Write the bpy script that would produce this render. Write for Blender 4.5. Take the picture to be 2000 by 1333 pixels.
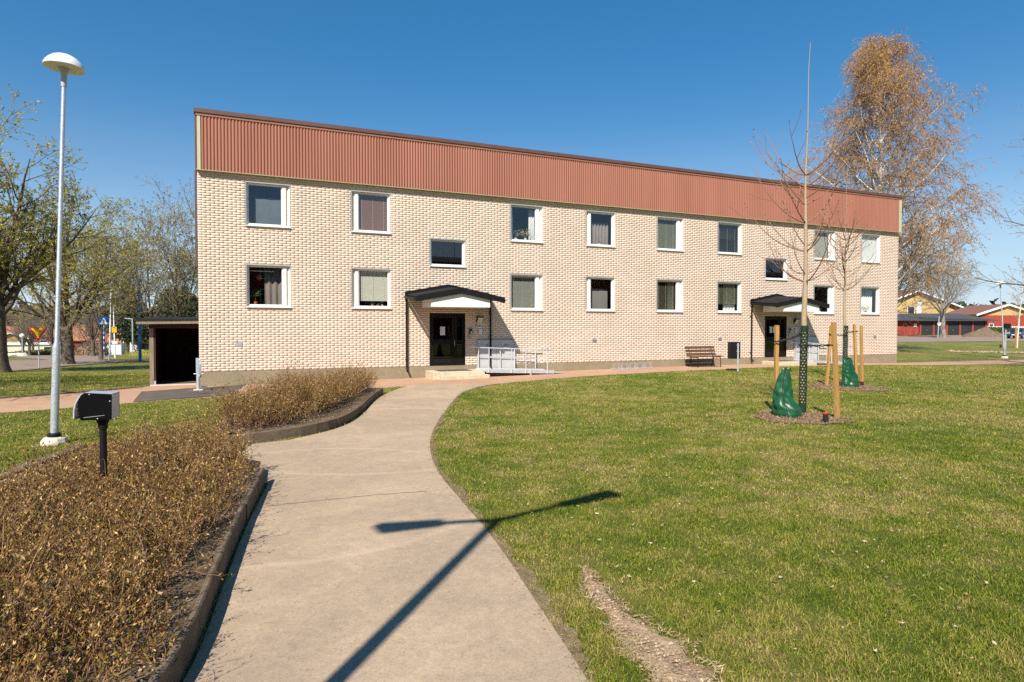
import bpy, math, random
import numpy as np
from mathutils import Vector, Matrix

R = math.radians
scene = bpy.context.scene
for o in list(bpy.data.objects):
    bpy.data.objects.remove(o)

# ------------------------------------------------------------------ camera, sky, sun, exposure
cam_data = bpy.data.cameras.new("camera")
cam_data.sensor_width = 36.0
cam_data.lens = 36.0 * 1215 / 2000
cam_data.clip_start = 0.1
cam_data.clip_end = 6000
cam = bpy.data.objects.new("camera", cam_data)
scene.collection.objects.link(cam)
cam.location = (0, 0, 1.95)
cam.rotation_euler = (R(90 - 1.297), 0, 0)
scene.camera = cam

SUN_EL = 43.5
SHADOW_AZ = 16.0            # shadows run forward and this many degrees to the right
world = bpy.data.worlds.new("World")
scene.world = world
world.use_nodes = True
wn = world.node_tree
wn.nodes.clear()
sky = wn.nodes.new("ShaderNodeTexSky")
sky.sky_type = 'NISHITA'
sky.sun_disc = False
sky.sun_elevation = R(SUN_EL)
sky.sun_rotation = R(180 + SHADOW_AZ)
sky.altitude = 100
sky.air_density = 0.7
sky.dust_density = 0.0
sky.ozone_density = 1.0
# one tone curve over the whole sky: softer brightness range, deeper blue where it is blue
sep = wn.nodes.new("ShaderNodeSeparateColor"); sep.mode = 'HSV'
comb = wn.nodes.new("ShaderNodeCombineColor"); comb.mode = 'HSV'
wn.links.new(sky.outputs[0], sep.inputs[0])
hsub = wn.nodes.new("ShaderNodeMath"); hsub.operation = 'SUBTRACT'; hsub.inputs[1].default_value = 0.010
hmax = wn.nodes.new("ShaderNodeMath"); hmax.operation = 'MAXIMUM'; hmax.inputs[1].default_value = 0.565
wn.links.new(sep.outputs[0], hsub.inputs[0]); wn.links.new(hsub.outputs[0], hmax.inputs[0]); wn.links.new(hmax.outputs[0], comb.inputs[0])
sc_ = wn.nodes.new("ShaderNodeFloatCurve")
cv = sc_.mapping.curves[0]
for i, (px_, py_) in enumerate(((0, 0.12), (0.14, 0.24), (0.40, 0.38), (0.50, 0.45), (0.634, 0.735), (0.69, 0.92), (1, 0.97))):
    if i < 1: cv.points[0].location = (px_, py_)
    elif i == 6: cv.points[-1].location = (px_, py_)
    else: cv.points.new(px_, py_)
sc_.mapping.update()
wn.links.new(sep.outputs[1], sc_.inputs['Value']); wn.links.new(sc_.outputs[0], comb.inputs[1])
vp = wn.nodes.new("ShaderNodeMath"); vp.operation = 'POWER'; vp.inputs[1].default_value = 0.68
vm = wn.nodes.new("ShaderNodeMath"); vm.operation = 'MULTIPLY'; vm.inputs[1].default_value = 1.59
wn.links.new(sep.outputs[2], vp.inputs[0]); wn.links.new(vp.outputs[0], vm.inputs[0]); vx = wn.nodes.new("ShaderNodeMath"); vx.operation = 'MINIMUM'; vx.inputs[1].default_value = 6.2
wn.links.new(vm.outputs[0], vx.inputs[0]); wn.links.new(vx.outputs[0], comb.inputs[2])
bg = wn.nodes.new("ShaderNodeBackground")
bg.inputs['Strength'].default_value = 0.093
wo = wn.nodes.new("ShaderNodeOutputWorld")
wn.links.new(comb.outputs[0], bg.inputs[0])
wn.links.new(bg.outputs[0], wo.inputs[0])

sl = bpy.data.lights.new("sun", 'SUN')
sl.energy = 5.0
sl.angle = R(0.53)
sl.color = (1.0, 0.94, 0.86)
so = bpy.data.objects.new("sun", sl)
scene.collection.objects.link(so)
so.rotation_euler = (R(90 - SUN_EL), 0, R(-SHADOW_AZ))
so.location = (-20, -60, 60)

scene.view_settings.view_transform = 'Standard'
scene.view_settings.look = 'None'
scene.view_settings.gamma = 1
scene.view_settings.use_curve_mapping = False
scene.view_settings.exposure = 0.68
scene.cycles.use_denoising = False
scene.cycles.max_bounces = 8
scene.cycles.transparent_max_bounces = 12

# ------------------------------------------------------------------ helpers
col = scene.collection
rng = np.random.default_rng(7)
random.seed(7)


def link(o, parent=None):
    col.objects.link(o)
    if parent is not None:
        o.parent = parent
    return o


def tag(o, label=None, cat=None, group=None, kind=None):
    if label: o['label'] = label
    if cat: o['category'] = cat
    if group: o['group'] = group
    if kind: o['kind'] = kind
    return o


def thing(name, label, cat, loc=(0, 0, 0), rz=0, group=None, tilt=None):
    o = bpy.data.objects.new(name, None)
    o.empty_display_size = 0.1
    link(o)
    o.location = loc
    o.rotation_euler = (tilt[0], tilt[1], rz) if tilt else (0, 0, rz)
    return tag(o, label, cat, group)


def np_mesh(name, verts, faces, smooth=False):
    """verts (N,3); faces (M,k) array, or a list of such arrays"""
    me = bpy.data.meshes.new(name)
    verts = np.asarray(verts, dtype=np.float32)
    if not isinstance(faces, list): faces = [faces]
    faces = [np.asarray(f, dtype=np.int32) for f in faces if len(f)]
    me.vertices.add(len(verts))
    me.vertices.foreach_set("co", verts.ravel())
    nl = sum(f.size for f in faces)
    nf = sum(len(f) for f in faces)
    me.loops.add(nl)
    me.polygons.add(nf)
    me.loops.foreach_set("vertex_index", np.concatenate([f.ravel() for f in faces]))
    sizes = np.concatenate([np.full(len(f), f.shape[1], dtype=np.int32) for f in faces])
    me.polygons.foreach_set("loop_start", np.concatenate([[0], np.cumsum(sizes)[:-1]]).astype(np.int32))
    me.polygons.foreach_set("loop_total", sizes)
    me.update(calc_edges=True)
    if smooth:
        me.polygons.foreach_set("use_smooth", np.ones(nf, dtype=bool))
    return me


def np_obj(name, verts, faces, mat, parent=None, smooth=False):
    me = np_mesh(name, verts, faces, smooth)
    if mat: me.materials.append(mat)
    return link(bpy.data.objects.new(name, me), parent)


class MB:
    def __init__(s):
        s.v = []; s.f = []

    def add(s, vs, fs):
        b = len(s.v)
        s.v += [tuple(map(float, p)) for p in vs]
        s.f += [tuple(b + i for i in f) for f in fs]
        return s

    def box(s, x0, y0, z0, x1, y1, z1):
        x0, x1 = min(x0, x1), max(x0, x1); y0, y1 = min(y0, y1), max(y0, y1); z0, z1 = min(z0, z1), max(z0, z1)
        return s.hexa([(x0, y0, z0), (x1, y0, z0), (x1, y1, z0), (x0, y1, z0), (x0, y0, z1), (x1, y0, z1), (x1, y1, z1), (x0, y1, z1)])

    def hexa(s, p):
        return s.add(p, [(0, 3, 2, 1), (4, 5, 6, 7), (0, 1, 5, 4), (1, 2, 6, 5), (2, 3, 7, 6), (3, 0, 4, 7)])

    def bar(s, a, b, w, h, up=(0, 0, 1)):
        """box along a->b, w across, h along up"""
        a = Vector(a); b = Vector(b); d = (b - a).normalized(); up = Vector(up)
        sx = d.cross(up)
        if sx.length < 1e-4: sx = d.cross(Vector((0, 1, 0)))
        sx.normalize(); uz = sx.cross(d).normalized()
        q = lambda c, i, j: tuple(c + sx * (w / 2 * i) + uz * (h / 2 * j))
        return s.hexa([q(a, -1, -1), q(a, 1, -1), q(b, 1, -1), q(b, -1, -1), q(a, -1, 1), q(a, 1, 1), q(b, 1, 1), q(b, -1, 1)])

    def prism(s, poly, axis, a, b):
        """poly: list of 2D points extruded from a to b along axis ('x': poly is (y,z); 'y': (x,z); 'z': (x,y))"""
        def P(p, t):
            return (t, p[0], p[1]) if axis == 'x' else (p[0], t, p[1]) if axis == 'y' else (p[0], p[1], t)
        n = len(poly)
        vs = [P(p, a) for p in poly] + [P(p, b) for p in poly]
        fs = [tuple(range(n)), tuple(range(2 * n - 1, n - 1, -1))] + [(i, i + n, (i + 1) % n + n, (i + 1) % n) for i in range(n)]
        return s.add(vs, fs)

    def tube(s, pts, r, n=8, cap=True):
        pts = [Vector(p) for p in pts]
        rs = r if isinstance(r, (list, tuple)) else [r] * len(pts)
        t0 = (pts[1] - pts[0]).normalized()
        u = t0.orthogonal().normalized()
        vs = []
        for i, p in enumerate(pts):
            t = (pts[min(i + 1, len(pts) - 1)] - pts[max(i - 1, 0)]).normalized()
            u = (u - t * u.dot(t)).normalized()
            w = t.cross(u)
            for k in range(n):
                a = 2 * math.pi * k / n
                vs.append(p + (u * math.cos(a) + w * math.sin(a)) * rs[i])
        fs = []
        for i in range(len(pts) - 1):
            for k in range(n):
                a, b = i * n + k, i * n + (k + 1) % n
                fs.append((a, b, b + n, a + n))
        if cap:
            fs.append(tuple(range(n - 1, -1, -1)))
            fs.append(tuple((len(pts) - 1) * n + k for k in range(n)))
        return s.add(vs, fs)

    def lathe(s, prof, n=24, c=(0, 0, 0), cap=True):
        vs = []; fs = []
        for r, z in prof:
            for k in range(n):
                a = 2 * math.pi * k / n
                vs.append((c[0] + r * math.cos(a), c[1] + r * math.sin(a), c[2] + z))
        m = len(prof)
        for i in range(m - 1):
            for k in range(n):
                a, b = i * n + k, i * n + (k + 1) % n
                fs.append((a, b, b + n, a + n))
        if cap:
            fs.append(tuple(range(n - 1, -1, -1))); fs.append(tuple((m - 1) * n + k for k in range(n)))
        return s.add(vs, fs)

    def build(s, name, mat, parent=None, smooth=False, bevel=0):
        me = bpy.data.meshes.new(name)
        me.from_pydata(s.v, [], s.f)
        me.validate(); me.update()
        if mat: me.materials.append(mat)
        o = link(bpy.data.objects.new(name, me), parent)
        if smooth:
            me.polygons.foreach_set("use_smooth", np.ones(len(me.polygons), dtype=bool))
            m = o.modifiers.new("split", 'EDGE_SPLIT'); m.split_angle = R(38)
        if bevel:
            m = o.modifiers.new("bevel", 'BEVEL'); m.width = bevel; m.segments = 2; m.limit_method = 'ANGLE'
        return o


# ------------------------------------------------------------------ materials
def nodes(m):
    m.use_nodes = True
    t = m.node_tree
    return t, t.nodes["Principled BSDF"], t.nodes, t.links


def ramp(nt, cols, inp, const=False):
    r = nt.nodes.new("ShaderNodeValToRGB")
    e = r.color_ramp.elements
    if const: r.color_ramp.interpolation = 'CONSTANT'
    n = len(cols)
    pts = []
    for i, c in enumerate(cols):
        if len(c) == 4: pts.append((c[0], c[1:]))
        else: pts.append(((i / n) if const else i / max(1, n - 1), c))
    e[0].position = pts[0][0]; e[0].color = (*pts[0][1], 1)
    e[1].position = pts[1][0]; e[1].color = (*pts[1][1], 1)
    for p, c in pts[2:]:
        x = e.new(p); x.color = (*c, 1)
    nt.links.new(inp, r.inputs[0])
    return r


def noise(nt, scale, detail=4, rough=0.55, vec=None, dist=0):
    n = nt.nodes.new("ShaderNodeTexNoise")
    n.inputs['Scale'].default_value = scale
    n.inputs['Detail'].default_value = detail
    n.inputs['Roughness'].default_value = rough
    n.inputs['Distortion'].default_value = dist
    if vec is None:
        g = nt.nodes.new("ShaderNodeNewGeometry"); vec = g.outputs['Position']
    nt.links.new(vec, n.inputs['Vector'])
    return n


def mix(nt, mode, fac, a, b):
    x = nt.nodes.new("ShaderNodeMix"); x.data_type = 'RGBA'; x.blend_type = mode
    if isinstance(fac, float): x.inputs[0].default_value = fac
    else: nt.links.new(fac, x.inputs[0])
    for s, v in ((6, a), (7, b)):
        if isinstance(v, tuple): x.inputs[s].default_value = (*v, 1)
        else: nt.links.new(v, x.inputs[s])
    return x.outputs[2]


def pm(name, c1, c2=None, scale=4, rough=0.7, bump=0, bscale=60, metal=0, spec=0.4, fine=None, stretch=None, coat=0):
    """colour wandering between c1 and c2, optional fine speckle and bump"""
    m = bpy.data.materials.new(name)
    t, b, N, L = nodes(m)
    b.inputs['Roughness'].default_value = rough
    b.inputs['Metallic'].default_value = metal
    b.inputs['Specular IOR Level'].default_value = spec
    b.inputs['Coat Weight'].default_value = coat
    vec = None
    if stretch:
        tc = N.new("ShaderNodeTexCoord"); mp = N.new("ShaderNodeMapping")
        mp.inputs['Scale'].default_value = stretch
        L.new(tc.outputs['Object'], mp.inputs[0]); vec = mp.outputs[0]
    if c2 is None:
        b.inputs['Base Color'].default_value = (*c1, 1)
    else:
        n = noise(t, scale, 6, 0.6, vec)
        r = ramp(t, [(0.3, *c1), (0.7, *c2)], n.outputs[0])
        out = r.outputs[0]
        if fine:
            n2 = noise(t, fine, 3, 0.7, vec)
            r2 = ramp(t, [(0.32, 0.72, 0.72, 0.72), (0.68, 1.22, 1.22, 1.22)], n2.outputs[0])
            out = mix(t, 'MULTIPLY', 1.0, out, r2.outputs[0])
        L.new(out, b.inputs['Base Color'])
    if bump:
        n3 = noise(t, bscale, 5, 0.6, vec)
        bp = N.new("ShaderNodeBump"); bp.inputs['Strength'].default_value = bump; bp.inputs['Distance'].default_value = 0.02
        L.new(n3.outputs[0], bp.inputs['Height']); L.new(bp.outputs[0], b.inputs['Normal'])
    return m


def leafmat(name, cols, rough=0.6, trans=0.25, spec=0.3):
    m = bpy.data.materials.new(name)
    t, b, N, L = nodes(m)
    g = N.new("ShaderNodeNewGeometry")
    r = ramp(t, cols, g.outputs['Random Per Island'], const=True)
    b.inputs['Roughness'].default_value = rough
    b.inputs['Specular IOR Level'].default_value = spec
    L.new(r.outputs[0], b.inputs['Base Color'])
    if trans:
        tr = N.new("ShaderNodeBsdfTranslucent"); ms = N.new("ShaderNodeMixShader")
        ms.inputs[0].default_value = trans
        L.new(r.outputs[0], tr.inputs[0]); L.new(b.outputs[0], ms.inputs[1]); L.new(tr.outputs[0], ms.inputs[2])
        L.new(ms.outputs[0], N["Material Output"].inputs[0])
    return m


def lawn_colour(t, island=False):
    """patchy spring lawn: shared by the soil-level sheet and the blades, by world position"""
    n1 = noise(t, 0.33, 4, 0.6); n2 = noise(t, 1.9, 5, 0.65); n3 = noise(t, 26.0, 4, 0.7)
    a = t.nodes.new("ShaderNodeMath"); a.operation = 'MULTIPLY_ADD'
    t.links.new(n1.outputs[0], a.inputs[0]); a.inputs[1].default_value = 0.8; a.inputs[2].default_value = -0.4
    c = t.nodes.new("ShaderNodeMath"); c.operation = 'ADD'
    t.links.new(a.outputs[0], c.inputs[0]); t.links.new(n2.outputs[0], c.inputs[1])
    d = t.nodes.new("ShaderNodeMath"); d.operation = 'MULTIPLY_ADD'
    t.links.new(n3.outputs[0], d.inputs[0]); d.inputs[1].default_value = 0.55; d.inputs[2].default_value = -0.275
    e = t.nodes.new("ShaderNodeMath"); e.operation = 'ADD'
    t.links.new(c.outputs[0], e.inputs[0]); t.links.new(d.outputs[0], e.inputs[1])
    val = e.outputs[0]
    if island:
        g = t.nodes.new("ShaderNodeNewGeometry")
        f = t.nodes.new("ShaderNodeMath"); f.operation = 'MULTIPLY_ADD'
        t.links.new(g.outputs['Random Per Island'], f.inputs[0]); f.inputs[1].default_value = 0.5; f.inputs[2].default_value = -0.25
        h = t.nodes.new("ShaderNodeMath"); h.operation = 'ADD'
        t.links.new(val, h.inputs[0]); t.links.new(f.outputs[0], h.inputs[1]); val = h.outputs[0]
    if island:
        cs = [(0.16, 0.085, 0.14, 0.008), (0.38, 0.175, 0.215, 0.016), (0.52, 0.235, 0.262, 0.028), (0.66, 0.385, 0.31, 0.082), (0.88, 0.52, 0.39, 0.16)]
    else:
        cs = [(0.20, 0.065, 0.105, 0.009), (0.40, 0.125, 0.155, 0.018), (0.52, 0.19, 0.185, 0.034), (0.66, 0.275, 0.215, 0.075), (0.88, 0.34, 0.25, 0.115)]
    return ramp(t, cs, val).outputs[0]


def make_lawn(name, island):
    m = bpy.data.materials.new(name)
    t, b, N, L = nodes(m)
    b.inputs['Roughness'].default_value = 0.75
    b.inputs['Specular IOR Level'].default_value = 0.2
    c = lawn_colour(t, island)
    if not island:
        nf = noise(t, 95, 3, 0.75); rf_ = ramp(t, [(0.30, 0.45, 0.45, 0.42), (0.5, 1, 1, 1), (0.72, 1.5, 1.4, 1.35)], nf.outputs[0]); c = mix(t, 'MULTIPLY', 1.0, c, rf_.outputs[0])
    L.new(c, b.inputs['Base Color'])
    if island:
        tr = N.new("ShaderNodeBsdfTranslucent"); ms = N.new("ShaderNodeMixShader"); ms.inputs[0].default_value = 0.3
        L.new(c, tr.inputs[0]); L.new(b.outputs[0], ms.inputs[1]); L.new(tr.outputs[0], ms.inputs[2])
        L.new(ms.outputs[0], N["Material Output"].inputs[0])
    else:
        n = noise(t, 30, 6, 0.75)
        bp = N.new("ShaderNodeBump"); bp.inputs['Strength'].default_value = 1.0; bp.inputs['Distance'].default_value = 0.06
        L.new(n.outputs[0], bp.inputs['Height']); L.new(bp.outputs[0], b.inputs['Normal'])
    return m


def make_path(name, base, light, dark, fine=160, rings=()):
    """worn asphalt: broad sandy stains, grain and small stones"""
    m = bpy.data.materials.new(name)
    t, b, N, L = nodes(m)
    b.inputs['Roughness'].default_value = 0.9
    b.inputs['Specular IOR Level'].default_value = 0.15
    n1 = noise(t, 0.55, 5, 0.6, dist=0.8); n2 = noise(t, 2.7, 6, 0.7, dist=1.2); n3 = noise(t, fine, 3, 0.8); n4 = noise(t, 14, 4, 0.7)
    r1 = ramp(t, [(0.30, *dark), (0.48, *base), (0.66, *light)], n1.outputs[0])
    r2 = ramp(t, [(0.35, *dark), (0.5, *base), (0.68, *light)], n2.outputs[0])
    c = mix(t, 'MIX', 0.45, r1.outputs[0], r2.outputs[0])
    r4 = ramp(t, [(0.3, 0.9, 0.9, 0.9), (0.7, 1.08, 1.08, 1.08)], n4.outputs[0])
    c = mix(t, 'MULTIPLY', 1.0, c, r4.outputs[0])
    r3 = ramp(t, [(0.22, 0.45, 0.45, 0.45), (0.42, 0.92, 0.92, 0.92), (0.6, 1.05, 1.04, 1.03), (0.8, 1.5, 1.45, 1.4)], n3.outputs[0])
    c = mix(t, 'MULTIPLY', 1.0, c, r3.outputs[0])
    n5 = noise(t, 52, 2, 0.6); n6 = noise(t, 300, 2, 0.8)
    r5 = ramp(t, [(0.25, 0.70, 0.70, 0.71), (0.42, 0.98, 0.98, 0.98), (0.60, 1.02, 1.02, 1.01), (0.78, 1.22, 1.2, 1.16)], n5.outputs[0])
    c = mix(t, 'MULTIPLY', 1.0, c, r5.outputs[0])
    r6 = ramp(t, [(0.3, 0.72, 0.72, 0.74), (0.7, 1.26, 1.25, 1.22)], n6.outputs[0])
    c = mix(t, 'MULTIPLY', 0.8, c, r6.outputs[0])
    for cx_, cy_, rr_ in rings:
        g = N.new("ShaderNodeNewGeometry"); vs_ = N.new("ShaderNodeVectorMath"); vs_.operation = 'DISTANCE'
        cmb = N.new("ShaderNodeCombineXYZ"); sx_ = N.new("ShaderNodeSeparateXYZ"); L.new(g.outputs['Position'], sx_.inputs[0])
        L.new(sx_.outputs[0], cmb.inputs[0]); L.new(sx_.outputs[1], cmb.inputs[1])
        L.new(cmb.outputs[0], vs_.inputs[0]); vs_.inputs[1].default_value = (cx_, cy_, 0)
        wob = N.new("ShaderNodeMath"); wob.operation = 'MULTIPLY_ADD'; L.new(n2.outputs[0], wob.inputs[0]); wob.inputs[1].default_value = .22; L.new(vs_.outputs['Value'], wob.inputs[2])
        rb = ramp(t, [(rr_ / 8 - .016, 0, 0, 0), (rr_ / 8 + .0, 1, 1, 1), (rr_ / 8 + .006, 0, 0, 0)], wob.outputs[0])
        sc8 = N.new("ShaderNodeMath"); sc8.operation = 'MULTIPLY'; sc8.inputs[1].default_value = .125; L.new(wob.outputs[0], sc8.inputs[0]); L.new(sc8.outputs[0], rb.inputs[0])
        mk = N.new("ShaderNodeMath"); mk.operation = 'MULTIPLY'; L.new(rb.outputs[0], mk.inputs[0]); mm_ = N.new("ShaderNodeMath"); mm_.operation = 'MULTIPLY'; mm_.inputs[1].default_value = .55; L.new(n1.outputs[0], mm_.inputs[0]); L.new(mm_.outputs[0], mk.inputs[1])
        c = mix(t, 'MIX', mk.outputs[0], c, tuple(min(.7, v * 1.25) for v in light))
    L.new(c, b.inputs['Base Color'])
    bp = N.new("ShaderNodeBump"); bp.inputs['Strength'].default_value = 0.45; bp.inputs['Distance'].default_value = 0.006
    L.new(n3.outputs[0], bp.inputs['Height']); L.new(bp.outputs[0], b.inputs['Normal'])
    return m


def make_brick():
    m = bpy.data.materials.new("cream_brick")
    t, b, N, L = nodes(m)
    b.inputs['Roughness'].default_value = 0.9
    b.inputs['Specular IOR Level'].default_value = 0.15
    g = N.new("ShaderNodeNewGeometry")
    n0 = noise(t, 0.9, 5, 0.65); n1 = noise(t, 22, 5, 0.65); n2 = noise(t, 75, 3, 0.7); n3 = noise(t, 9, 4, 0.65)
    r0 = ramp(t, [(0.3, 0.575, 0.460, 0.362), (0.7, 0.635, 0.515, 0.412)], n1.outputs[0])
    ri = ramp(t, [(0.0, 0.955, 0.94, 0.93), (0.35, 1.0, 0.99, 0.98), (0.8, 1.01, 1.005, 1.0), (1.0, 1.03, 1.03, 1.03)], g.outputs['Random Per Island'])
    c = mix(t, 'MULTIPLY', 1.0, r0.outputs[0], ri.outputs[0])
    r3 = ramp(t, [(0.3, 0.925, 0.92, 0.91), (0.62, 1.03, 1.03, 1.03)], n0.outputs[0])
    c = mix(t, 'MULTIPLY', 1.0, c, r3.outputs[0])
    r2 = ramp(t, [(0.20, 0.40, 0.36, 0.33), (0.26, 0.86, 0.84, 0.82), (0.32, 1, 1, 1)], n2.outputs[0])
    c = mix(t, 'MULTIPLY', 0.9, c, r2.outputs[0])
    L.new(c, b.inputs['Base Color'])
    bp = N.new("ShaderNodeBump"); bp.inputs['Strength'].default_value = 0.5; bp.inputs['Distance'].default_value = 0.008
    L.new(n1.outputs[0], bp.inputs['Height']); L.new(bp.outputs[0], b.inputs['Normal'])
    return m


def make_glass(name, ior=0.085, tint=(0.84, 0.86, 0.86)):
    m = bpy.data.materials.new(name)
    t, b, N, L = nodes(m)
    N.remove(b)
    lw = N.new("ShaderNodeLayerWeight"); lw.inputs[0].default_value = 0.5
    pw = N.new("ShaderNodeMath"); pw.operation = 'POWER'; L.new(lw.outputs['Facing'], pw.inputs[0]); pw.inputs[1].default_value = 4.5
    f = N.new("ShaderNodeMath"); f.operation = 'MULTIPLY_ADD'; L.new(pw.outputs[0], f.inputs[0]); f.inputs[1].default_value = 1 - ior; f.inputs[2].default_value = ior
    tr = N.new("ShaderNodeBsdfTransparent"); tr.inputs[0].default_value = (*tint, 1)
    gl = N.new("ShaderNodeBsdfGlossy"); gl.inputs['Roughness'].default_value = 0.0
    gl.inputs[0].default_value = (1, 1, 1, 1)
    ms = N.new("ShaderNodeMixShader")
    L.new(f.outputs[0], ms.inputs[0]); L.new(tr.outputs[0], ms.inputs[1]); L.new(gl.outputs[0], ms.inputs[2])
    L.new(ms.outputs[0], N["Material Output"].inputs[0])
    return m


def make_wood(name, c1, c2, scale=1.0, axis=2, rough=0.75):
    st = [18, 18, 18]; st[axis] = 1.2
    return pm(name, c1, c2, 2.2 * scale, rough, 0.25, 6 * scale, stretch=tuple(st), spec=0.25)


M = {}
M['lawn'] = make_lawn("lawn_soil", False)
M['blade'] = make_lawn("grass_blade", True)
M['path'] = make_path("sandy_asphalt", (0.375, 0.284, 0.196), (0.475, 0.362, 0.242), (0.315, 0.24, 0.172), rings=((-2.6, 7.4, 2.6), (-2.3, 11.4, 3.4)))
M['redpath'] = make_path("reddish_asphalt", (0.42, 0.26, 0.165), (0.48, 0.315, 0.20), (0.355, 0.215, 0.14), 120)
M['patch'] = make_path("grey_asphalt", (0.105, 0.088, 0.075), (0.16, 0.135, 0.11), (0.08, 0.068, 0.058), 150)
M['street'] = make_path("street_asphalt", (0.27, 0.20, 0.16), (0.33, 0.255, 0.20), (0.22, 0.165, 0.135), 60)
M['paint'] = pm("road_paint", (0.62, 0.60, 0.56), (0.45, 0.42, 0.38), 6, 0.8)
M['crack'] = pm("crack_dirt", (0.05, 0.038, 0.028))
M['soil'] = pm("bed_soil", (0.085, 0.058, 0.036), (0.20, 0.142, 0.088), 9, 0.95, 1.0, 55, spec=0.1, fine=70)
M['edgesoil'] = pm("edge_soil", (0.145, 0.10, 0.06), (0.27, 0.195, 0.12), 11, 0.95, 0.8, 60, spec=0.1, fine=60)
M['mulch'] = pm("bark_mulch", (0.16, 0.10, 0.055), (0.30, 0.20, 0.12), 30, 0.95, 1.0, 60, spec=0.1, fine=80)
M['dirt'] = pm("dry_clay", (0.25, 0.17, 0.102), (0.41, 0.295, 0.185), 7, 0.95, 0.9, 40, spec=0.1, fine=60)
M['clod'] = leafmat("dirt_clods", [(0.29, 0.20, 0.12), (0.36, 0.255, 0.16), (0.24, 0.165, 0.10), (0.41, 0.30, 0.19), (0.20, 0.145, 0.10)], 0.95, 0)
M['mulchbit'] = leafmat("mulch_chips", [(0.20, 0.13, 0.08), (0.30, 0.205, 0.13), (0.13, 0.085, 0.05), (0.36, 0.26, 0.17), (0.24, 0.15, 0.09)], 0.95, 0)
M['kerb'] = pm("kerb_concrete", (0.115, 0.082, 0.054), (0.215, 0.16, 0.108), 6, 0.92, 0.5, 90, spec=0.15, fine=120)
M['brick'] = make_brick()
M['mortar'] = pm("mortar", (0.47, 0.36, 0.255), (0.55, 0.43, 0.315), 12, 0.95, 0.3, 80, spec=0.1)
M['plinth'] = pm("plinth_render", (0.23, 0.185, 0.115), (0.29, 0.235, 0.155), 1.6, 0.9, 0.35, 70, spec=0.15, fine=30)
M['clad'] = pm("red_brown_cladding", (0.275, 0.103, 0.063), (0.335, 0.134, 0.086), 0.6, 0.5, 0, spec=0.3, stretch=(1.5, 1.5, .22))
M['cap'] = pm("brown_roof_edge", (0.105, 0.055, 0.042), (0.125, 0.068, 0.052), 3, 0.45)
M['lath'] = pm("brown_lath", (0.27, 0.115, 0.06), (0.32, 0.14, 0.08), 3, 0.6)
M['greentrim'] = pm("pale_green_trim", (0.42, 0.405, 0.25), (0.48, 0.46, 0.29), 3, 0.6)
M['white'] = pm("white_paint", (0.76, 0.74, 0.70), (0.68, 0.66, 0.62), 4, 0.45)
M['cream'] = pm("cream_vent_strip", (0.66, 0.60, 0.48), (0.60, 0.54, 0.42), 30, 0.6)
M['flash'] = pm("grey_flashing", (0.36, 0.38, 0.40), (0.44, 0.46, 0.48), 5, 0.45, metal=0.3)
M['glass'] = make_glass("window_glass")
M['doorglass'] = make_glass("door_glass", 0.04, (0.30, 0.31, 0.31))
M['black'] = pm("black_metal", (0.008, 0.0075, 0.0075), (0.012, 0.011, 0.011), 5, 0.5, spec=0.22)
M['roofblack'] = pm("black_roof_sheet", (0.012, 0.0115, 0.012), (0.018, 0.017, 0.017), 5, 0.6, spec=0.25)
M['door'] = pm("dark_door", (0.008, 0.006, 0.005), (0.012, 0.009, 0.0075), 4, 0.4, spec=0.2)
M['greymetal'] = pm("grey_cabinet_paint", (0.40, 0.385, 0.36), (0.46, 0.44, 0.41), 3, 0.5)
M['galv'] = pm("galvanised_steel", (0.50, 0.53, 0.56), (0.66, 0.69, 0.72), 14, 0.42, 0.08, 60, metal=0.55, fine=45)
M['alu'] = pm("aluminium", (0.66, 0.67, 0.68), (0.76, 0.77, 0.78), 8, 0.38, metal=0.6)
M['conc'] = pm("step_concrete", (0.46, 0.38, 0.26), (0.60, 0.51, 0.37), 5, 0.9, 0.35, 60, fine=70, spec=0.15)
M['paleconc'] = pm("pale_concrete", (0.50, 0.44, 0.34), (0.62, 0.55, 0.44), 7, 0.92, 0.4, 60, fine=60, spec=0.15)
M['paper'] = pm("paper", (0.62, 0.64, 0.66), (0.56, 0.58, 0.60), 40, 0.7)
M['ink'] = pm("print_ink", (0.02, 0.02, 0.022))
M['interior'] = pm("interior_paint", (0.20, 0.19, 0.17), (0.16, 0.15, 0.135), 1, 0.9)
M['benchwood'] = make_wood("bench_wood", (0.065, 0.033, 0.017), (0.13, 0.068, 0.036), 1, 0)
M['stake'] = make_wood("stake_wood", (0.29, 0.135, 0.034), (0.52, 0.30, 0.105), 2.4, 2)
M['greywood'] = make_wood("weathered_wood", (0.17, 0.125, 0.09), (0.30, 0.235, 0.17), 1, 2)
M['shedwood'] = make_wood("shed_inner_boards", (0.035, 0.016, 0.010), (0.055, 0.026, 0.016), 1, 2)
M['boxgrey'] = pm("box_grey", (0.58, 0.54, 0.48), (0.63, 0.59, 0.53), 3, 0.5)
M['boxblack'] = pm("box_black", (0.003, 0.003, 0.003), (0.0045, 0.0045, 0.0045), 5, 0.7, spec=0.06)
M['boxtop'] = pm("box_top_grey", (0.32, 0.36, 0.42), (0.36, 0.40, 0.46), 3, 0.4)
M['bag'] = pm("green_bag_plastic", (0.006, 0.055, 0.021), (0.011, 0.080, 0.032), 6, 0.36, 0.5, 6, spec=0.4)
M['guard'] = pm("green_guard_plastic", (0.010, 0.027, 0.015), (0.015, 0.036, 0.020), 12, 0.45)
M['rubber'] = pm("black_rubber", (0.012, 0.012, 0.012), (0.022, 0.021, 0.021), 20, 0.6)
M['redcap'] = pm("red_plastic", (0.62, 0.035, 0.012), None, rough=0.4)
M['lime'] = pm("lime_label", (0.45, 0.62, 0.03), None, rough=0.5)
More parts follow.
